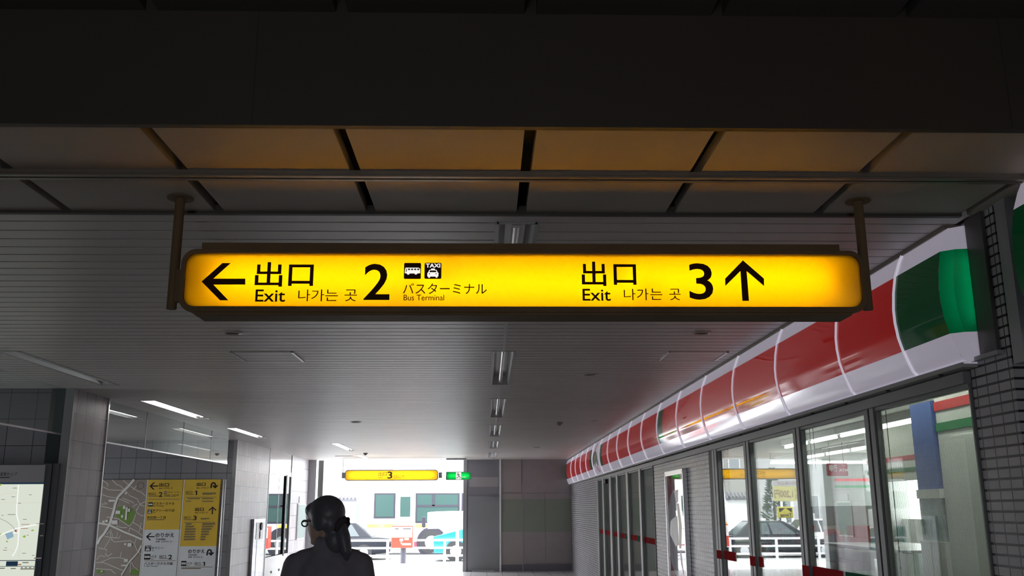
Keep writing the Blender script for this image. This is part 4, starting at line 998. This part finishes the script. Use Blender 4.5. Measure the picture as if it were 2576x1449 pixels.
# display counters and shelves
def shelf_unit(x0, x1, y0, y1, h, label, n=4, seed=1):
    t = thing('display_shelf', ((x0 + x1) / 2, (y0 + y1) / 2, 0), label, 'display shelf', 'display shelves inside the shop')
    MB().box((x0, y0, 0), (x1, y1, .12)).build('plinth', M_grey, t)
    MB().box(((x0 + x1) / 2 - .02, y0, .12), ((x0 + x1) / 2 + .02, y1, h)).build('back_panel', M_shopwhite, t)
    rnd = random.Random(seed)
    for k in range(n):
        z = .12 + k * (h - .2) / n
        MB().box((x0, y0, z), (x1, y1, z + .025)).build('shelf_board', M_shopwhite, t)
        mb = MB()
        y = y0 + .03
        while y < y1 - .15:
            ww = rnd.uniform(.07, .16); hh = rnd.uniform(.12, .26); mb.box((x0 + .03, y, z + .026), (x0 + .2, y + ww, z + hh), rnd.randrange(4)); y += ww + .015
        g = mb.build('goods', [mat('goods_red', (.45, .1, .09), .4), mat('goods_cream', (.6, .55, .45), .4), mat('goods_green', (.12, .28, .17), .4), mat('goods_blue', (.3, .36, .45), .4)], t); g['kind'] = 'stuff'
shelf_unit(3.5, 4.1, 9.2, 12.4, 1.62, 'stocked display shelf behind the shop window next to the wired pane', 4, 3)
shelf_unit(5.2, 5.8, 14.2, 18.5, 1.5, 'stocked display shelf deep in the shop under the red bank sign', 4, 5)
shelf_unit(3.4, 4.0, 14.4, 18.6, 1.5, 'stocked display shelf behind the shop door panes', 4, 8)
t = thing('freezer_chest', (3.3, 7.7, 0), 'low white freezer chest with glass rail behind the shop windows', 'freezer')
MB().box((3.0, 6.9, 0), (3.7, 8.6, .98)).build('body', M_wpaint, t, bevel=.02)
MB().box((3.0, 6.9, 1.0), (3.7, 8.6, 1.28)).build('glass_top', glass('freezer_glass', (.8, .88, .86)), t)
MB().box((2.98, 6.88, 1.28), (3.72, 8.62, 1.30)).build('top_rail', M_steel, t)
MB().box((2.98, 6.88, .98), (3.72, 8.62, 1.0)).build('lower_rail', M_steel, t)
for x, y, z, lb in ((2.6, 6.05, 1.1, 'thin bead chain of a blind hanging behind the wired pane'), (2.6, 7.45, 1.9, 'short bead chain of a blind hanging behind the second shop pane')):
    t = thing('blind_chain', (x, y, z), lb, 'chain', 'blind chains behind the shop windows')
    for dy in (0, .08): MB().cyl((x, y + dy, z), (x, y + dy, ZC), .0028, n=6).build('strand', M_black, t)

# ------------------------------------------------------------------ roof shell of the building
mb = MB(); mb.box((9.8, -7.2, 2.7), (9.95, 25.2, 3.7)); struct(mb.build('wall_outer_right', M_grey))
slab('roof', (-9.4, -7.2, 3.5), (9.95, 26.1, 3.7), M_grey)
slab('wall_outer_front', (-9.4, 26.0, 3.085), (9.95, 26.1, 3.6), M_wpaint)
slab('wall_outer_left', (-9.2, 25.9, 0), (-5.6, 26.1, 3.1), M_grey)
slab('wall_outer_shop', (2.5, 25.9, 0), (9.95, 26.1, 3.1), M_grey)
slab('wall_outer_near', (2.8, -7.2, 0), (9.95, -7.0, 3.6), M_grey)

# ------------------------------------------------------------------ street outside
M_pave = mat('pavement', (.62, .62, .60), .8, var=.05, vscale=2)
struct(MB().box((-60, 26.1, -.12), (40, 30.9, -.004)).build('pavement', M_pave, org=(0, 28, -.12)))
struct(MB().box((-60, 30.9, -.14), (40, 38.8, -.03)).build('road', mat('asphalt', (.34, .34, .34), .85, var=.08, vscale=3), org=(0, 35, -.14)))
struct(MB().box((-60, 38.8, -.14), (40, 90, -.004)).build('pavement_far', M_pave, org=(0, 60, -.14)))
# guard rail
t = thing('guard_rail', (-4.0, 30.4, 0), 'white three-bar guard rail along the kerb outside the exit', 'guard rail')
M_gr = mat('rail_white', (.75, .76, .78), .35)
px = [-13.2, -11.8, -10.2, -8.8, -7.3, -5.93, -4.58, -3.1, -1.32, .2, 1.7]
for x in px: MB().cyl((x, 30.4, -.01), (x, 30.4, .66), .042, n=12).ell((x, 30.4, .66), (.042, .042, .02), 10).build('post', M_gr, t)
for z in (.672, .44, .205): MB().cyl((-13.4, 30.4, z), (2.5, 30.4, z), .032, n=10).build('rail', M_gr, t)
tag(MB().cyl((-.92, 30.2, -.01), (-.92, 30.2, 1.02), .05, n=14).ell((-.92, 30.2, 1.02), (.05, .05, .02), 10).build('bollard', M_gr), 'tall white bollard by the kerb in front of the teal van', 'bollard')
# red mail box
t = thing('mailbox', (-2.61, 30.0, 0), 'red square mail box on a dark post outside the exit', 'mailbox')
M_mr = mat('mail_red', (.50, .05, .03), .35)
MB().cyl((-2.58, 30.05, -.01), (-2.58, 30.05, .47), .085, n=16).build('post', mat('mail_post', (.05, .05, .07), .5), t)
MB().box((-2.94, 29.82, .46), (-2.28, 30.28, 1.13)).build('box', M_mr, t, bevel=.02)
MB().box((-2.925, 29.80, .775), (-2.30, 29.83, 1.09)).build('label_plate', mat('mail_plate', (.72, .70, .68), .4), t)
for a, b in ((-2.83, -2.71), (-2.58, -2.34)): MB().box((a, 29.795, 1.02), (b, 29.802, 1.045)).build('slot', M_black, t)
FB2 = facey(29.82); mb = MB(); FB2.text(mb, '〒', -2.68, -2.57, .58, .74, .003, .02); FB2.rect(mb, -2.60, -2.33, .545, .60, .003); FB2.rect(mb, -2.53, -2.40, .70, .76, .003)
mb.build('lettering', M_white, t)
# bus
t = thing('bus', (.6, 37.2, 0), 'white city bus with teal windows and a yellow stripe standing in the street', 'bus')
M_busw = mat('bus_white', (.72, .72, .72), .3, coat=.4); M_bframe = mat('bus_frame', (.035, .033, .045), .5, spec=.2); M_bglass = mat('bus_glass', (.035, .068, .062), .2, spec=.25)
xb0, xb1, yb0, yb1 = -4.5, 6.4, 36.0, 38.4
mb = MB(); rr = [(xb0, .25), (xb0 - .03, 1.2), (xb0 + .08, 2.6), (xb0 + .35, 2.86), (xb1 - .3, 2.9), (xb1 - .05, 2.7), (xb1, .25)]
mb.prism([(x, yb0, z) for x, z in rr], (0, yb1 - yb0, 0)); mb.build('body', M_busw, t, bevel=.06)
def bwin(x0, x1, z0, z1, kind='window'):
    f = MB().box((x0, yb0 - .02, z0), (x1, yb0 + .01, z1)).build('window_frame', M_bframe, t)
    MB().box((x0 + .06, yb0 - .03, z0 + .06), (x1 - .06, yb0 - .015, z1 - .06)).build('pane', M_bglass, f)
    return f
bwin(-4.22, -3.42, 1.29, 2.215); f = bwin(-2.67, -1.02, 1.12, 2.21)
MB().box((-2.6, yb0 - .04, 1.70), (-1.05, yb0 - .02, 1.78)).build('glazing_bar', M_bframe, f); MB().box((-2.05, yb0 - .04, 1.74), (-1.95, yb0 - .02, 2.16)).build('glazing_bar', M_bframe, f)
for k in range(4): bwin(-.95 + 1.7 * k, .65 + 1.7 * k, 1.25, 2.21)
d = MB().box((-3.33, yb0 - .015, .3), (-2.72, yb0 + .01, 2.2)).build('door', M_busw, t)
MB().box((-3.24, yb0 - .03, 1.35), (-2.86, yb0 - .01, 2.08)).build('pane', M_bglass, d)
mb = MB(); F4 = facey(yb0)
for a, b in ((-4.46, -3.36), (-2.64, -1.9), (-1.5, 6.3)): F4.rect(mb, a, b, .955, 1.09, .006)
mb.build('yellow_stripe', mat('bus_yellow', (.52, .44, .07), .4), t)
mb = MB(); F4.text(mb, '728', -4.05, -3.82, .985, 1.06, .009); mb.build('fleet_number', M_grey, t)
mb = MB(); F4.rect(mb, -4.2, -3.35, .55, .85, .006); mb.build('tan_panel', mat('bus_tan', (.30, .25, .16), .5), t)
mb = MB(); F4.rect(mb, -2.70, -2.50, .27, .45, .008); F4.rect(mb, -4.45, -2.72, .27, .33, .008); mb.build('red_skirt', mat('bus_red', (.40, .03, .06), .4), t)
def wheel(par, x, y, z, r, wd, hub=.55):
    o = MB().cyl((x, y, z), (x, y + wd, z), r, n=28).build('wheel', mat('tyre', (.02, .02, .022), .7) if 'tyre' not in bpy.data.materials else bpy.data.materials['tyre'], par)
    MB().cyl((x, y - .012, z), (x, y + .05, z), r * hub, r * hub * .8, n=20).build('hub', M_steel, o)
    return o
for x in (-2.05, 4.2): MB().cyl((x, yb0 - .012, .42), (x, yb0 + .05, .42), .56, n=28).build('wheel_arch', M_bframe, t); wheel(t, x, yb0 - .03, .42, .45, .3)
# cars
def carbody(name, label, cat, x0, L, yc, W, zt, zb, paint, flip=1, taxi=False):
    """sedan with its tail at x0, nose at x0 - L"""
    t = thing(name, (x0 - L / 2, yc, 0), label, cat)
    X = lambda u: x0 - u * L
    st = [(0, .42, .64, .80), (.02, .26, .70, .94), (.10, .22, .735, 1), (.28, .20, .74, 1), (.55, .20, .735, 1), (.68, .20, .70, 1), (.90, .22, .62, .97), (.985, .26, .52, .88), (1, .36, .46, .8)]
    rings = []
    for u, a, b, k in st:
        h = W / 2 * k; a, b = zb + a * (zt / 1.18) - .02, zb + b * (zt / 1.18)
        rings.append([(X(u), yc + h * .94, a), (X(u), yc + h, a + .1), (X(u), yc + h, b - .12), (X(u), yc + h * .9, b), (X(u), yc - h * .9, b), (X(u), yc - h, b - .12), (X(u), yc - h, a + .1), (X(u), yc - h * .94, a)])
    MB().loft(rings).build('body', paint, t, smooth=False, bevel=.02)
    zB = zb + .72 * zt / 1.18; h = W / 2 * .9; h2 = W / 2 * .72
    bot = [(X(.14), h), (X(.70), h)]; top = [(X(.27), h2), (X(.52), h2)]
    q = [(bot[0][0], yc - h, zB), (bot[1][0], yc - h, zB), (bot[1][0], yc + h, zB), (bot[0][0], yc + h, zB), (top[0][0], yc - h2, zt), (top[1][0], yc - h2, zt), (top[1][0], yc + h2, zt), (top[0][0], yc + h2, zt)]
    mb = MB(); mb.add(q, [(0, 1, 5, 4), (1, 2, 6, 5), (2, 3, 7, 6), (3, 0, 4, 7), (4, 5, 6, 7), (3, 2, 1, 0)])
    mb.build('cabin', paint, t, bevel=.03)
    Q = [Vector(p) for p in q]
    mg = mat('car_glass', (.07, .085, .09), .15, spec=.3) if 'car_glass' not in bpy.data.materials else bpy.data.materials['car_glass']
    def pane(nm_, a, b, c, d, u0, u1, v0, v1):
        def p(u, v): return (a.lerp(b, u)).lerp(d.lerp(c, u), v)
        n = (b - a).cross(d - a).normalized(); cen = (a + b + c + d) / 4
        if n.dot(cen - Vector((x0 - L * .4, yc, zB))) < 0: n = -n
        pts = [p(u0, v0), p(u1, v0), p(u1, v1), p(u0, v1)]
        mb = MB(); mb.prism([x + n * .004 for x in pts], n * .008); mb.build(nm_, mg, t)
    pane('side_window', Q[0], Q[1], Q[5], Q[4], .16, .48, .10, .88); pane('side_window', Q[0], Q[1], Q[5], Q[4], .52, .86, .10, .88)
    pane('windshield', Q[1], Q[2], Q[6], Q[5], .06, .94, .08, .92); pane('rear_window', Q[3], Q[0], Q[4], Q[7], .06, .94, .08, .92)
    pane('side_window', Q[2], Q[3], Q[7], Q[6], .14, .84, .10, .88)
    for u in (.2, .81):
        for yy in (yc - W / 2 - .01, yc + W / 2 - .19): wheel(t, X(u), yy, zb + .25, .265, .2)
    for yy in (yc - W / 2 * .8, yc + W / 2 * .8 - .2):
        MB().box((X(0) - .03, yy, zb + .48), (X(0) + .012, yy + .2, zb + .64)).build('tail_lamp', mat('tail_red', (.45, .02, .03), .2) if 'tail_red' not in bpy.data.materials else bpy.data.materials['tail_red'], t)
        MB().box((X(1) - .01, yy, zb + .40), (X(1) + .05, yy + .2, zb + .5)).build('head_lamp', M_tube_off, t)
    MB().box((X(0) - .05, yc - W * .4, zb + .22), (X(0) + .04, yc + W * .4, zb + .36)).build('bumper', M_alu, t, bevel=.02)
    MB().box((X(1) - .04, yc - W * .4, zb + .2), (X(1) + .05, yc + W * .4, zb + .34)).build('bumper', M_alu, t, bevel=.02)
    MB().ell((X(.6), yc - W / 2 - .06, zB + .06), (.06, .06, .05), 10).build('door_mirror', paint, t)
    for u in (.36, .52): MB().box((X(u) - .07, yc - W / 2 - .012, zb + .60), (X(u) + .05, yc - W / 2 + .01, zb + .63)).build('door_handle', M_alu, t)
    if taxi: MB().box((X(.4) - .07, yc - .14, zt - .005), (X(.4) + .07, yc + .14, zt + .08)).build('roof_lamp', M_wpaint, t, bevel=.02)
    return t
carbody('taxi', 'black taxi sedan with a white roof lamp passing behind the guard rail', 'car', -3.2, 4.5, 33.2, 1.5, 1.18, -.03, mat('car_black', (.014, .016, .022), .3, spec=.25), taxi=True)
carbody('car', 'white car parked beyond the black taxi near the yellow parking sign', 'car', -6.0, 3.6, 35.2, 1.5, 1.22, -.03, mat('car_white', (.7, .7, .7), .2, coat=.8))
# teal and white van
t = thing('van', (.2, 32.0, 0), 'small teal and white van with a door mirror at the exit edge', 'van')
M_teal = mat('van_teal', (.015, .17, .17), .25, coat=.8)
y0, y1 = 31.25, 32.7
MB().prism([(x, y0, z) for x, z in ((-1.70, .22), (-1.73, .76), (-1.55, .80), (-.75, 1.0), (2.2, 1.0), (2.2, .22), (-.72, .22), (-.80, .5), (-1.0, .60), (-1.22, .5), (-1.32, .22))], (0, y1 - y0, 0)).build('lower_body', M_teal, t, bevel=.02)
MB().prism([(x, y0 + .02, z) for x, z in ((-1.93, 1.0), (-1.93, 1.52), (-1.6, 1.545), (2.2, 1.6), (2.2, 1.0))], (0, y1 - y0 - .04, 0)).build('upper_body', M_busw, t, bevel=.03)
wheel(t, -1.0, y0 - .02, .30, .33, .22); wheel(t, 1.4, y0 - .02, .30, .33, .22)
MB().box((-2.10, y0 - .08, 1.05), (-1.98, y0 - .02, 1.38)).build('door_mirror', M_bframe, t, bevel=.02)
MB().tube([(-2.04, y0 - .05, 1.05), (-2.02, y0 - .05, .98), (-1.9, y0, .97)], .012).build('mirror_arm', M_bframe, t)
MB().box((-1.74, y0 + .1, .5), (-1.69, y0 + .35, .62)).build('head_lamp', M_tube_off, t)
MB().box((-1.78, y0, .12), (-1.3, y1, .24)).build('bumper', M_bframe, t)
# parking signs
t = thing('parking_sign', (-6.7, 36.0, 0), 'yellow parking sign with black lettering on a white pole across the street', 'sign')
MB().cyl((-6.68, 36.06, -.01), (-6.68, 36.06, 1.25), .05, n=12).build('pole', M_gr, t)
M_py = mat('parking_yellow', (.26, .22, .015), .4)
MB().box((-7.0, 36.0, 1.24), (-6.40, 36.12, 1.655)).build('panel', M_py, t, bevel=.03)
FT = facey(36.0); mb = MB()
FT.text(mb, 'Times', -6.93, -6.48, 1.28, 1.42, .004, .02); FT.poly(mb, [(-6.95, 1.60), (-6.72, 1.60), (-6.93, 1.44)], .004); FT.poly(mb, [(-6.45, 1.60), (-6.68, 1.60), (-6.47, 1.44)], .004); mb.build('lettering', M_black, t)
t = thing('price_sign', (-7.1, 37.0, 0), 'large yellow price board reading 1,200 yen on two poles across the street', 'sign')
for x in (-6.9, -7.3): MB().cyl((x, 37.08, -.01), (x, 37.08, 2.6), .045, n=10).build('pole', M_gr, t)
MB().box((-7.64, 37.0, 1.87), (-6.58, 37.06, 2.44)).build('panel', mat('price_yellow', (.23, .21, .06), .4), t)
MB().box((-7.64, 37.0, 2.44), (-6.58, 37.06, 2.66)).build('top_panel', mat('price_top', (.16, .15, .15), .4), t)
FT = facey(37.0); mb = MB(); FT.text(mb, '1,200円', -7.35, -6.62, 1.97, 2.3, .004, .01); FT.text(mb, '最大', -7.62, -7.42, 2.18, 2.36, .004); FT.text(mb, '料金', -7.62, -7.42, 1.95, 2.13, .004); mb.build('lettering', mat('price_red', (.07, .012, .008), .4), t)
mb = MB(); FT.text(mb, 'パーキング', -7.5, -6.75, 2.48, 2.61, .004); mb.build('top_lettering', mat('price_red_top', (.10, .01, .015), .4), t)
# conifer
t = thing('conifer', (-7.25, 39.2, 0), 'dark green conifer standing by the pale building across the street', 'tree')
MB().cyl((-7.25, 39.2, -.01), (-7.25, 39.2, 2.2), .08, .03, n=10).build('trunk', mat('bark', (.03, .022, .016), .9), t)
mb = MB(); rnd = random.Random(4)
for i in range(1500):
    h = rnd.random() ** .8; z = .7 + 2.5 * h; r = .52 * (1 - h) ** .75 + .05; a = rnd.uniform(0, 6.283); q = r * rnd.uniform(.55, 1.05)
    p = Vector((-7.25 + q * math.cos(a), 39.2 + q * math.sin(a), z)); s = rnd.uniform(.05, .10)
    d = Vector((math.cos(a), math.sin(a), rnd.uniform(.1, .9))).normalized(); e = d.orthogonal().normalized(); g = d.cross(e)
    mb.add([p - d * s * .6, p + e * s * .35, p - e * s * .35, p + g * s * .35, p + d * s * 1.5], [(0, 1, 3), (0, 3, 2), (0, 2, 1), (4, 3, 1), (4, 2, 3), (4, 1, 2)])
mb.build('foliage', mat('needles', (.020, .042, .028), .7, var=.3, vscale=9), t)
# buildings
def house(name, label, x0, x1, y0, y1, h, m, wins, roof=None):
    t = thing(name, ((x0 + x1) / 2, (y0 + y1) / 2, 0), label, 'building')
    MB().box((x0, y0, -.01), (x1, y1, h)).build('wall', m, t)
    for a, b, c, d in wins:
        f = MB().box((a, y0 - .03, c), (b, y0, d)).build('window', M_alu, t)
        MB().box((a + .05, y0 - .04, c + .05), (b - .05, y0 - .02, d - .05)).build('pane', mat('house_glass', (.12, .13, .14), .3) if 'house_glass' not in bpy.data.materials else bpy.data.materials['house_glass'], f)
    if roof:
        mr = mat('roof_tile', (.10, .10, .12), .5, var=.1) if 'roof_tile' not in bpy.data.materials else bpy.data.materials['roof_tile']
        if roof == 'gable':
            xm = (x0 + x1) / 2; MB().prism([(x0 - .3, y0 - .3, h), (xm, y0 - .3, h + .9), (x1 + .3, y0 - .3, h), (x1 + .3, y0 - .3, h + .1), (xm, y0 - .3, h + 1.0), (x0 - .3, y0 - .3, h + .1)], (0, y1 - y0 + .6, 0)).build('roof', mr, t)
        else: MB().box((x0 - .1, y0 - .1, h), (x1 + .1, y1 + .1, h + .12)).build('roof_edge', mr, t)
    return t
M_b1 = mat('facade_beige', (.185, .18, .165), .8, var=.05, vscale=1); M_b2 = mat('facade_white', (.30, .30, .30), .8, var=.04, vscale=1)
house('apartment_building', 'pale beige apartment block across the street beside the conifer', -7.35, -4.9, 43, 50, 9, M_b1, [(-6.2, -5.5, 3.1, 3.9), (-6.95, -6.4, 3.1, 3.9), (-6.3, -5.6, 1.2, 2.1)], 'flat')
house('house', 'white house across the street behind the price sign', -11.8, -7.9, 44, 50, 4.2, M_b2, [(-9.6, -9.0, .9, 2.0), (-8.6, -8.2, 1.2, 1.9), (-10.8, -10.0, 1.0, 2.2)], 'gable')
house('house', 'pale gabled house far behind the bus', -4.0, 1.8, 60, 66, 2.6, mat('facade_pale', (.6, .6, .6), .8), [(-2.5, -1.5, .8, 1.9)], 'gable')
house('building', 'wide pale building far along the street', -30, -12.4, 46, 54, 7, M_b2, [(-14.5 - 2.4 * k, -13.2 - 2.4 * k, 3, 4.2) for k in range(5)], 'flat')
t = thing('wall_roof', (-6.3, 40.6, 0), 'low white garden wall with a grey tiled ridge across the street', 'garden wall')
MB().box((-6.75, 40.5, -.01), (-5.55, 40.75, 1.95)).build('wall', M_wpaint, t)
mb = MB(); mb.box((-6.85, 40.3, 1.95), (-5.45, 40.95, 2.05))
for k in range(9): mb.cyl((-6.8 + k * .16, 40.28, 2.07), (-6.8 + k * .16, 40.6, 2.25), .05, n=8)
mb.build('tiled_ridge', mat('ridge_grey', (.085, .085, .10), .6), t)
t = thing('utility_pole', (-8.6, 38.95, 0), 'grey utility pole with a meter box across the street', 'pole')
MB().cyl((-8.6, 38.95, -.01), (-8.6, 38.95, 7), .12, .09, n=14).build('pole', mat('concrete', (.11, .11, .115), .9), t)
MB().box((-8.75, 38.72, 1.0), (-8.5, 38.86, 1.4)).build('meter_box', M_gr, t)

# ------------------------------------------------------------------ the person walking ahead
HC = Vector((-.842, 5.0, 1.548)); HF = Vector((-.86, .50, -.10)).normalized(); HU = (Vector((0, 0, 1)) - HF * HF.z).normalized(); HS = HF.cross(HU)
def hl(f, s, u): return HC + HF * f + HS * s + HU * u
HR = Matrix((HF, HS, HU)).transposed()
def blob(name, prims, m, parent, voxel=.009, smooth=4):
    mb = MB()
    for p in prims:
        if p[0] == 'e':
            _, c, r, loc = p
            bm = bmesh.new(); bmesh.ops.create_uvsphere(bm, u_segments=20, v_segments=12, radius=1)
            R = HR if loc else Matrix.Identity(3)
            mb.add([R @ Vector((v.co.x * r[0], v.co.y * r[1], v.co.z * r[2])) + Vector(c) for v in bm.verts], [[v.index for v in f.verts] for f in bm.faces]); bm.free()
        else:
            _, pts, rs = p
            for (a, ra), (b, rb) in zip(zip(pts, rs), list(zip(pts, rs))[1:]):
                mb.cyl(a, b, ra, rb, n=16); mb.ell(a, (ra,) * 3, 14); mb.ell(b, (rb,) * 3, 14)
    o = mb.build('tmp', m, parent)
    r = o.modifiers.new('r', 'REMESH'); r.mode = 'VOXEL'; r.voxel_size = voxel; r.use_smooth_shade = True
    s = o.modifiers.new('s', 'SMOOTH'); s.factor = .5; s.iterations = smooth
    bpy.context.view_layer.update()
    me = bpy.data.meshes.new_from_object(o.evaluated_get(bpy.context.evaluated_depsgraph_get()))
    bpy.data.objects.remove(o); me.name = name
    for pl in me.polygons: pl.use_smooth = True
    o = bpy.data.objects.new(name, me); COL.objects.link(o); o.parent = parent; ORG[o.name] = ORG[parent.name]
    return o
t = thing('person', (-.81, 5.0, 0), 'person in a dark top with glasses and hair tied back, walking toward the exit', 'person')
M_skin = mat('skin', (.52, .36, .28), .5, var=.04); M_hair = mat('hair', (.11, .115, .135), .42, var=.2, vscale=30, stretch=(6, 6, 1)); M_top = mat('dark_cloth', (.22, .21, .245), .85, var=.1, vscale=20, bump=.15, bscale=300)
sh = {-1: (-.975, 5.0, 1.325), 1: (-.645, 5.0, 1.325)}; el = {-1: (-1.035, 4.97, 1.05), 1: (-.585, 4.96, 1.05)}; wr = {-1: (-1.03, 5.07, .83), 1: (-.58, 5.03, .83)}
hip = {-1: (-.895, 5.0, .82), 1: (-.725, 5.0, .82)}; kn = {-1: (-.90, 5.10, .46), 1: (-.72, 4.99, .45)}; an = {-1: (-.90, 5.08, .085), 1: (-.72, 4.74, .12)}
def arm(k, g=0): return ('c', [sh[k], el[k], wr[k]], [.05 + g, .04 + g, .027 + g])
torso = [('e', (-.81, 5.0, 1.22), (.168, .105, .20), 0), ('e', (-.81, 5.0, 1.0), (.135, .098, .17), 0), ('e', (-.81, 4.995, .86), (.168, .12, .13), 0),
         ('c', [(-.93, 5.0, 1.345), (-.81, 4.995, 1.37), (-.69, 5.0, 1.345)], [.052, .062, .052])]
body = [('e', hl(-.012, 0, .028), (.092, .074, .088), 1), ('e', hl(.030, 0, -.035), (.058, .058, .084), 1), ('e', hl(.054, 0, -.098), (.03, .034, .024), 1), ('e', hl(.092, 0, -.032), (.017, .011, .022), 1),
        ('e', hl(.080, 0, -.072), (.012, .02, .009), 1), ('e', hl(.07, 0, .008), (.022, .05, .014), 1), ('e', hl(-.012, .076, -.02), (.018, .009, .03), 1), ('e', hl(-.012, -.076, -.02), (.018, .009, .03), 1),
        ('c', [hl(-.025, 0, -.05), (-.805, 4.99, 1.36)], [.05, .058])] + torso + [arm(1), arm(-1)]
for k in (-1, 1):
    body += [('c', [hip[k], kn[k], an[k]], [.085, .055, .04])]
    w0 = Vector(wr[k]); d = (w0 - Vector(el[k])).normalized(); pc = w0 + d * .055
    body.append(('e', pc, (.022, .038, .05), 0))
    for i, (dy, ln) in enumerate(((.032, .062), (.012, .075), (-.010, .07), (-.030, .055))):
        a = pc + Vector((0, dy, -.03)); b = a + d * ln * .5 + Vector((-.004 * k, 0, 0)); c = b + d * ln * .5 + Vector((-.014 * k, 0, 0)); body.append(('c', [a, b, c], [.0095, .009, .008]))
    a = pc + Vector((-.004 * k, .03, .02)); body.append(('c', [a, a + Vector((-.012 * k, .03, -.025)), a + Vector((-.02 * k, .036, -.055))], [.0115, .0105, .009]))
    body.append(('c', [an[k], Vector(an[k]) + Vector((0, .14, -.045))], [.04, .028]))
blob('body', body, M_skin, t, .008, 3)
top = [('e', c, (r[0] + .014, r[1] + .016, r[2] + .01), 0) for _, c, r, _l in torso[:3]] + [('c', [(-.935, 5.0, 1.345), (-.81, 4.995, 1.365), (-.685, 5.0, 1.345)], [.062, .068, .062]), arm(1, .016), arm(-1, .016), ('c', [(-.81, 4.99, 1.36), (-.822, 4.985, 1.425)], [.078, .066])]
blob('top', top, M_top, t, .009, 5)
tr = [('e', (-.81, 4.995, .85), (.178, .13, .13), 0)] + [('c', [hip[k], kn[k], Vector(an[k]) + Vector((0, 0, .03))], [.098, .075, .062]) for k in (-1, 1)]
blob('trousers', tr, mat('trouser_cloth', (.03, .03, .04), .85), t, .01, 4)
for k in (-1, 1):
    a = Vector(an[k]); blob('shoe', [('e', a + Vector((0, .01, -.03)), (.045, .07, .05), 0), ('e', a + Vector((0, .10, -.05)), (.045, .09, .033), 0)], mat('shoe_leather', (.03, .025, .025), .4), t, .008, 3)
hair = [('e', hl(-.020, 0, .036), (.104, .086, .091), 1), ('e', hl(-.065, 0, -.015), (.058, .074, .075), 1), ('e', hl(.045, 0, .058), (.052, .07, .045), 1), ('e', hl(-.025, .07, .0), (.05, .02, .055), 1), ('e', hl(-.025, -.07, .0), (.05, .02, .055), 1),
        ('e', (-.775, 4.955, 1.455), (.055, .05, .075), 0), ('c', [(-.745, 4.94, 1.52), (-.728, 4.93, 1.465), (-.712, 4.93, 1.40), (-.708, 4.94, 1.36)], [.032, .036, .030, .014])]
h = blob('hair', hair, M_hair, t, .007, 3)
mb = MB(); c = Vector((-.737, 4.935, 1.525)); d = Vector((.8, -.45, -.5)).normalized(); e = d.orthogonal().normalized(); g = d.cross(e)
pts = [c + (e * math.cos(i * .349) + g * math.sin(i * .349)) * (.030 + .006 * (i % 2)) for i in range(19)]
mb.tube(pts, .017, 8); mb.build('scrunchie', mat('scrunchie_cloth', (.06, .05, .055), .9), t, smooth=True)
mb = MB()
for s in (-1, 1):
    cc = hl(.098, s * .034, -.004); mb.tube([cc + HS * (.024 * math.cos(i * .3927)) + HU * (.0155 * math.sin(i * .3927)) for i in range(17)], .0036, 6)
    mb.tube([hl(.097, s * .058, .0), hl(.07, s * .074, .002), hl(-.01, s * .082, .0)], .0025, 6)
mb.tube([hl(.10, -.009, -.002), hl(.102, 0, .002), hl(.10, .009, -.002)], .002, 6)
mb.build('glasses', M_black, t)
